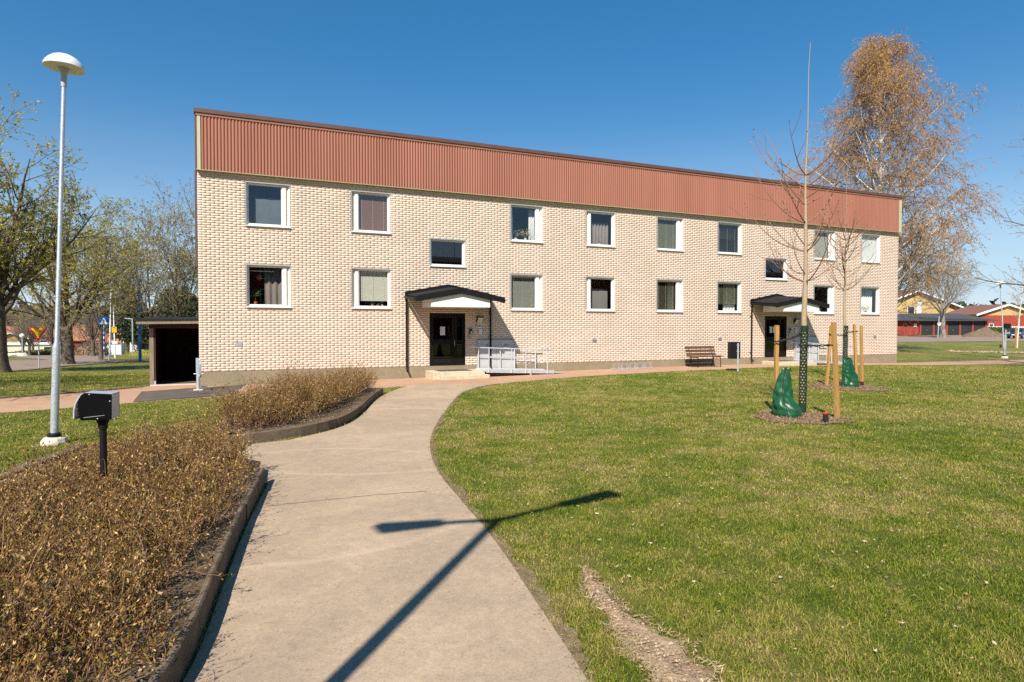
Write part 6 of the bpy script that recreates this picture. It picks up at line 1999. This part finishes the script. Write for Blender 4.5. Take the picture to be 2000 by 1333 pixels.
for xx in (69.95, 72.47, 74.82, 77.17, 79.5, 81.77, 84.1): MB().box(xx - .15, .38, 0, xx + .15, .59, 2.5).build("post", M['redwall'], t)
rf = MB(); rf.add([(62, -4.2, 2.62), (70.6, -4.2, 2.62), (70.6, -.3, 2.62), (85.6, -.3, 2.62), (85.6, 8, 2.62), (62, 8, 2.62), (66, 3.6, 3.9), (81.5, 3.6, 3.9), (68.2, -.5, 3.3)],
                  [(0, 1, 8), (1, 2, 8), (2, 3, 7, 6, 8), (3, 4, 7), (4, 5, 6, 7), (5, 0, 8, 6)])
rf.box(62, -4.22, 2.5, 70.62, -4.1, 2.64); rf.box(70.62, -.34, 2.5, 85.62, -.2, 2.64)
rf.build("roof", M['darkroof'], t)
MB().box(68.9, -3.30, 1.5, 69.4, -3.27, 2.0).build("sign_plate", M['signwhite'], t)

# soil heap, clipped hedge, car, fence, road sign at the parking road
rg = np.random.default_rng(101)
V = []; n = 30; rings = 10
for j in range(rings):
    f = j / (rings - 1)
    for k in range(n):
        a = 2 * math.pi * k / n
        r = 2.9 * f * (1 + .1 * math.sin(3 * a) + .07 * rg.normal())
        V.append((r * math.cos(a) * 1.1, r * math.sin(a) * .7, max(-.1, 1.55 * (1 - f) ** .9 + .08 * rg.normal() * (f < .97) - .03)))
F = [[j * n + k, j * n + (k + 1) % n, (j + 1) * n + (k + 1) % n, (j + 1) * n + k] for j in range(rings - 1) for k in range(n)]
o = np_obj("soil_heap", V, np.array(F), M['dirtpile']); o.location = on_ground(72.3, 95); tag(o, "heap of brown soil dumped in front of the garages", "soil heap")


def leafy_hedge(name, label, x0, y0, x1, y1, w, h, mat, n, seed, cat="hedge", leaf=.14, z=None, round_=False):
    rg = np.random.default_rng(seed)
    cx, cy = (x0 + x1) / 2, (y0 + y1) / 2
    L = math.hypot(x1 - x0, y1 - y0); a = math.atan2(y1 - y0, x1 - x0)
    t = thing(name, label, cat, on_ground(cx, cy) if z is None else (cx, cy, z), a)
    m = MB()
    if round_:
        p = rg.normal(0, 1, (n, 3)); p /= np.linalg.norm(p, axis=1)[:, None]; p[:, 2] = np.abs(p[:, 2])
        P = p * np.array([L / 2, w / 2, h]) * rg.uniform(.75, 1.02, (n, 1))
        m.lathe([(.46, 0), (.44, .3), (.34, .6), (.2, .8), (.05, .88)], 12); m.v = [(v[0] * L, v[1] * w, v[2] * h) for v in m.v]
    else:
        P = np.stack([rg.uniform(-L / 2, L / 2, n), rg.uniform(-w / 2, w / 2, n), rg.uniform(0, h, n)], -1)
        f = rg.integers(0, 3, n); s = rg.choice([-1, 1], n)
        P[f == 0, 1] = s[f == 0] * w / 2 * .95; P[f == 1, 2] = h * .97 + .06 * np.sin(P[f == 1, 0] * 2.3); P[f == 2, 1] = -w / 2
        m.box(-L / 2, -w * .42, 0, L / 2, w * .42, h * .9)
    m.build("foliage_core", mat, t)
    D = rg.normal(0, 1, (n, 3))
    V, F = leaf_quads(P, D, leaf * rg.uniform(.6, 1.4, n), leaf * .7, rg, .1)
    np_obj("foliage", V, F, mat, t)
    return t


leafy_hedge("clipped_hedge", "clipped brown green hedge between the soil heap and the red house", 79.5, 104, 85.0, 106, 1.2, 1.35, M['hedgegreen'], 2200, 102, leaf=.2)
t = thing("picket_fence", "low white picket fence in front of the red house", "fence", on_ground(93.5, 118), R(-5))
for k in range(22): MB().box(-4.4 + k * .4, -.03, .1, -4.4 + k * .4 + .26, .03, 1.55).build("picket", M['signwhite'], t)
MB().box(-4.5, .035, .5, 4.5, .09, .62).build("rail", M['signwhite'], t); MB().box(-4.5, .035, 1.15, 4.5, .09, 1.27).build("rail", M['signwhite'], t)
t = thing("road_sign", "grey pole with small pale sign beside the pollarded tree", "road sign", on_ground(62.3, 91), 0)
MB().tube([(0, 0, 0), (.15, 0, 3.1)], .07, 8).build("pole", M['galv'], t, True)
MB().tube([(.1, -.12, 2.05), (.1, -.08, 2.05)], .3, 14).build("sign_face", M['cream'], t, True)


def car(label, x, y, rz):
    t = thing("parked_car", label, "car", on_ground(x, y, .03), rz)
    body = [(-2.1, .32), (-2.12, .62), (-2.05, .85), (-1.2, .98), (-.1, 1.02), (1.55, 1.02), (2.1, .95), (2.15, .55), (2.1, .32)]
    m = MB(); n = len(body); vs = []
    for yy, k in ((-.84, .96), (-.80, 1.0), (.80, 1.0), (.84, .96)):
        vs += [(p[0] * k, yy, .65 + (p[1] - .65) * k) for p in body]
    fs = [(r * n + i, r * n + (i + 1) % n, (r + 1) * n + (i + 1) % n, (r + 1) * n + i) for r in range(3) for i in range(n)] + [tuple(range(n - 1, -1, -1)), tuple(3 * n + i for i in range(n))]
    m.add(vs, fs); m.build("body", M['carpaint'], t, True)
    cab = [(-.95, .99), (-.25, 1.43), (1.2, 1.45), (1.95, 1.0)]
    MB().hexa([(-1.0, -.74, 1.0), (1.95, -.74, 1.0), (1.95, .74, 1.0), (-1.0, .74, 1.0), (-.2, -.6, 1.44), (1.25, -.6, 1.46), (1.25, .6, 1.46), (-.2, .6, 1.44)]).build("cabin", M['carpaint'], t, bevel=.05)
    MB().hexa([(-.96, -.66, 1.04), (-.97, .66, 1.04), (-.99, .66, 1.04), (-.99, -.66, 1.04), (-.28, -.56, 1.42), (-.28, .56, 1.42), (-.33, .56, 1.42), (-.33, -.56, 1.42)]).build("windscreen", M['carglass'], t)
    for s in (-1, 1):
        MB().hexa([(-.7, s * .742, 1.05), (.4, s * .742, 1.05), (.4, s * .70, 1.05), (-.7, s * .70, 1.05), (-.18, s * .635, 1.40), (.4, s * .635, 1.40), (.4, s * .60, 1.40), (-.18, s * .60, 1.40)]).build("side_window", M['carglass'], t)
        MB().hexa([(.48, s * .742, 1.05), (1.6, s * .742, 1.05), (1.6, s * .70, 1.05), (.48, s * .70, 1.05), (.48, s * .635, 1.40), (1.2, s * .635, 1.40), (1.2, s * .60, 1.40), (.48, s * .60, 1.40)]).build("side_window", M['carglass'], t)
        MB().box(-2.14, s * .78, .66, -2.02, s * .45, .82).build("headlight", M['alu'], t, bevel=.02)
        MB().box(-.75, s * .86, 1.0, -.6, s * 1.0, 1.13).build("wing_mirror", M['carpaint'], t, bevel=.02)
        for xx in (-1.35, 1.35):
            w = MB().tube([(xx, s * .62, .32), (xx, s * .86, .32)], .32, 20).build("wheel", M['rubber'], t, True)
            MB().tube([(xx, s * .865, .32), (xx, s * .875, .32)], .2, 14).build("rim", M['alu'], w, True)
    MB().box(-2.16, -.35, .42, -2.13, .35, .6).build("grille", M['black'], t)
    MB().box(-2.175, -.26, .45, -2.162, .26, .56).build("number_plate", M['signwhite'], t)


car("dark blue car parked facing the lawn behind the young birch", 70.8, 87.0, R(38))

# left side: houses beyond the street
house("yellow_brick_house", "yellow brick house with white roof edge behind the thick trunk", -163.0, 202, R(40), 10, 9, 5.2, 7.2, M['yellowwall'], M['darkroof'], [(-1.5, .3, 2.6, 4.1), (2, 3.5, 2.6, 4.1)], gable_front=True)
house("low_building", "long low cream building with flat roof behind the clipped hedge", -147.0, 192, R(28), 16, 8, 3.3, 3.7, M['cream'], M['weather_board'], [(2, 5, 1.6, 2.6), (5.5, 7.6, 1.6, 2.6)], ov=.4, trim=False)
house("red_roofed_house", "red house with large orange tiled roof between the maple trunks", -140.5, 203, R(30), 9, 11, 5.2, 9.6, M['redwall'], M['orangeroof'], [(-3.2, -2.2, 3.2, 4.4), (1.2, 2.4, 3.2, 4.4)], ov=.7)
house("orange_roofed_house", "low house with bright orange roof and chimney left of the crossing sign", -134.6, 206, R(25), 9, 8, 4.2, 6.7, M['weather_board'], M['orangeroof'], [(-2, -1, 2.4, 3.4)], chimney=(1, 4), ov=.5)
house("long_roofed_house", "wide house with faded orange roof behind the yellow brick house", -176.0, 232, R(32), 30, 12, 6.0, 9.5, M['redwall'], M['orangeroof'], [(-8, -6, 3, 4.5), (0, 2, 3, 4.5)], ov=.6)
house("white_red_house", "small white and red house seen beside the blue lamp post", -77, 131, R(25), 6, 6, 4.0, 6.2, M['weather_board'], M['orangeroof'], [(-1, .4, 1.4, 2.6)], ov=.4)
house("white_house", "white building glimpsed between twigs above the shelter roof", -56.0, 110, R(20), 9, 8, 4.8, 5.4, M['weather_board'], M['weather_board'], [(-2.5, -1, 2.4, 3.8), (.5, 2, 2.4, 3.8)], ov=.5, trim=False)
house("opposite_apartment_block", "apartment block across the lawn mirrored in the stair window", bl(45, 55)[0], bl(45, 55)[1], R(203.34), 110, 11, 10.2, 11.4, M['redwall'], M['darkroof'], [(-50 + 6 * k, -48.2 + 6 * k, z_, z_ + 1.4) for k in range(17) for z_ in (2.2, 4.9, 7.6)], ov=.3, trim=False)
leafy_hedge("clipped_hedge", "long clipped green hedge in front of the low cream building", -106, 128, -116, 165, 1.6, 1.25, M['hedgegreen'], 3000, 111, leaf=.3)
leafy_hedge("round_bush", "round reddish brown bush beside the far street", -91.5, 129, -84.5, 131, 6, 2.9, M['hedgebrown'], 1800, 112, "bush", .35, round_=True)
leafy_hedge("yellow_bush", "low yellow flowering bush beyond the bus stop", -66, 105, -59, 108, 2.5, 1.0, M['bud'], 700, 113, "bush", .25, round_=True)
# boulders and a bench-like block on the kerb of the far pavement
e = np.array([(-76.8 + .95 * k, 95 - .5 * k) for k in range(5)], float)
for k, (px, py) in enumerate(e):
    rg2 = np.random.default_rng(200 + k)
    base = rg2.normal(0, 1, (14, 3)); base /= np.linalg.norm(base, axis=1)[:, None]
    import bmesh
    bm = bmesh.new()
    for p in base: bm.verts.new(p * np.array([.55, .45, .4]) * rg2.uniform(.8, 1.2))
    bmesh.ops.convex_hull(bm, input=bm.verts)
    me = bpy.data.meshes.new("boulder"); bm.to_mesh(me); bm.free(); me.materials.append(M['paleconc'])
    o = link(bpy.data.objects.new("boulder", me)); o.location = on_ground(px, py, .2)
    tag(o, "grey boulder, %s in the row along the far pavement" % ("first", "second", "third", "fourth", "fifth", "sixth", "seventh")[k], "boulder", "row of grey boulders along the far pavement")

# far bare trees on the left: one built, copied
ft = maple("bare brown tree among the far houses", -62, 92, 2.6, .30, 10.5, 4, 121, 'bud2', 0, .1, 8, dens=.9, name="far_tree", group="bare trees among the far houses", fork_ang=(.3, 1.0))
ft['label'] = "stout bare tree between the wide maple and the crossing sign"
FAR = ((-66.5, 90, .75, "small bare tree between the yield sign and the tall lamp post"),
       (-122, 180, 1.25, "bare tree at the gable of the red roofed house"),
       (-118, 150, 1.1, "bare tree right behind the round globe lamp"),
       (-131, 170, 1.2, "bare tree standing over the low cream building"),
       (-101, 178, 1.15, "bare tree over the outer corner of the shelter roof"),
       (-150, 225, 1.4, "tallest of the bare trees, above the orange roofed house"),
       (-104, 134, 1.05, "bare tree between the globe lamp and the yield sign"),
       (-132, 182, 1.2, "bare tree half hidden by the tall lamp post"),
       (-110, 168, 1.15, "bare tree straight behind the crossing sign"))
for k, (x, y, s, lb) in enumerate(FAR):
    c = copy_tree(ft)
    c.location = on_ground(x, y); c.rotation_euler = (0, 0, k * 1.3); c.scale = (s, s, s)
    c['label'] = lb


# pines
def pine(label, x, y, H, seed, half=3.0, group=None):
    rg = np.random.default_rng(seed)
    t = thing("pine_tree", label, "tree", on_ground(x, y), 0, group)
    T = trunk_line(rg, H, .22, 10, wig=.01, tip=.15)
    wood_object("trunk", [T], M['bark'], t, [8])
    N = 2600
    f = rg.uniform(.22, 1.0, N)
    r = half * np.interp(f, [.2, .35, .6, .85, 1], [.55, 1.0, .95, .6, .1]) * np.sqrt(rg.uniform(0, 1, N))
    a = rg.uniform(0, 6.28, N)
    cl = .5 + .5 * np.sin(a * 3 + f * 21) * np.sin(f * 33 + a)
    k = rg.uniform(size=N) < .35 + .65 * cl
    P = np.stack([r * np.cos(a), r * np.sin(a), f * H], -1)[k]
    V, F = leaf_quads(P, rg.normal(0, 1, (len(P), 3)) + [0, 0, .3], .75, .42, rg, .1)
    np_obj("crown", V, F, M['pine'], t)
    return t


p0 = pine("dark pine between the bus stop sign and the blue lamp post", -73, 118, 13.5, 131, 3.6, "dark pines beyond the shelter")
for k, (x, y, s, lb) in enumerate(((-77, 128, .85, "dark pine directly behind the blue lamp post"), (-64.5, 117, .92, "dark pine above the middle of the shelter roof"),
                                   (-62, 118, .95, "dark pine in front of the white building above the shelter roof"), (-66, 129, .9, "dark pine closest to the brick gable"))):
    c = copy_tree(p0); c.location = on_ground(x, y); c.rotation_euler = (0, 0, k * .9); c.scale = (s, s, s)
    c['label'] = lb

# far woods
def forest(name, n, fx, mat, seed, h, w):
    rg = np.random.default_rng(seed)
    V = []; F = []; b = 0
    for k in range(n):
        x, y, z = fx(rg)
        H = h * rg.uniform(.7, 1.15); W_ = w * rg.uniform(.7, 1.2)
        m = 26
        f = rg.uniform(0.05, 1, m); a = rg.uniform(0, 6.28, m); r = W_ * np.interp(f, [0, .3, .7, 1], [.8, 1, .6, .05])
        P = np.stack([x + r * np.cos(a), y + r * np.sin(a), z + f * H], -1)
        v, q = leaf_quads(P, np.stack([np.cos(a), np.sin(a), .2 + 0 * a], -1) + rg.normal(0, .5, (m, 3)), H * .28, H * .24, rg, .1)
        # a tapering body so that the wood is dense
        ang = np.arange(6) / 6 * 6.28
        bv = np.concatenate([np.stack([x + W_ * .8 * np.cos(ang), y + W_ * .8 * np.sin(ang), np.full(6, z - 2)], -1), np.stack([x + W_ * .65 * np.cos(ang), y + W_ * .65 * np.sin(ang), np.full(6, z + H * .55)], -1), np.stack([x + .1 * np.cos(ang), y + .1 * np.sin(ang), np.full(6, z + H * .97)], -1)])
        bq = np.array([[i + j * 6, (i + 1) % 6 + j * 6, (i + 1) % 6 + j * 6 + 6, i + j * 6 + 6] for j in range(2) for i in range(6)])
        V += [v, bv]; F += [q + b, bq + b + len(v)]; b += len(v) + len(bv)
    return tag(np_obj(name, np.concatenate(V), np.concatenate(F), mat), kind='stuff')


forest("pine_forest", 330, lambda g: (lambda x: (x, 330 + g.uniform(0, 50), .6))(g.uniform(150, 420)), M['forest'], 141, 12.5, 2.6)
forest("bare_wood", 520, lambda g: (lambda y, k: (-y * k, y, -8 + (y - 250) * .022))(g.uniform(260, 420), g.uniform(.42, 1.0)), M['bareforest'], 142, 16, 4.5)
forest("far_forest", 420, lambda g: (lambda y, k: (-y * k, y, 1.5))(g.uniform(850, 960), g.uniform(.35, 1.0)), M['forest'], 143, 13, 6.0)
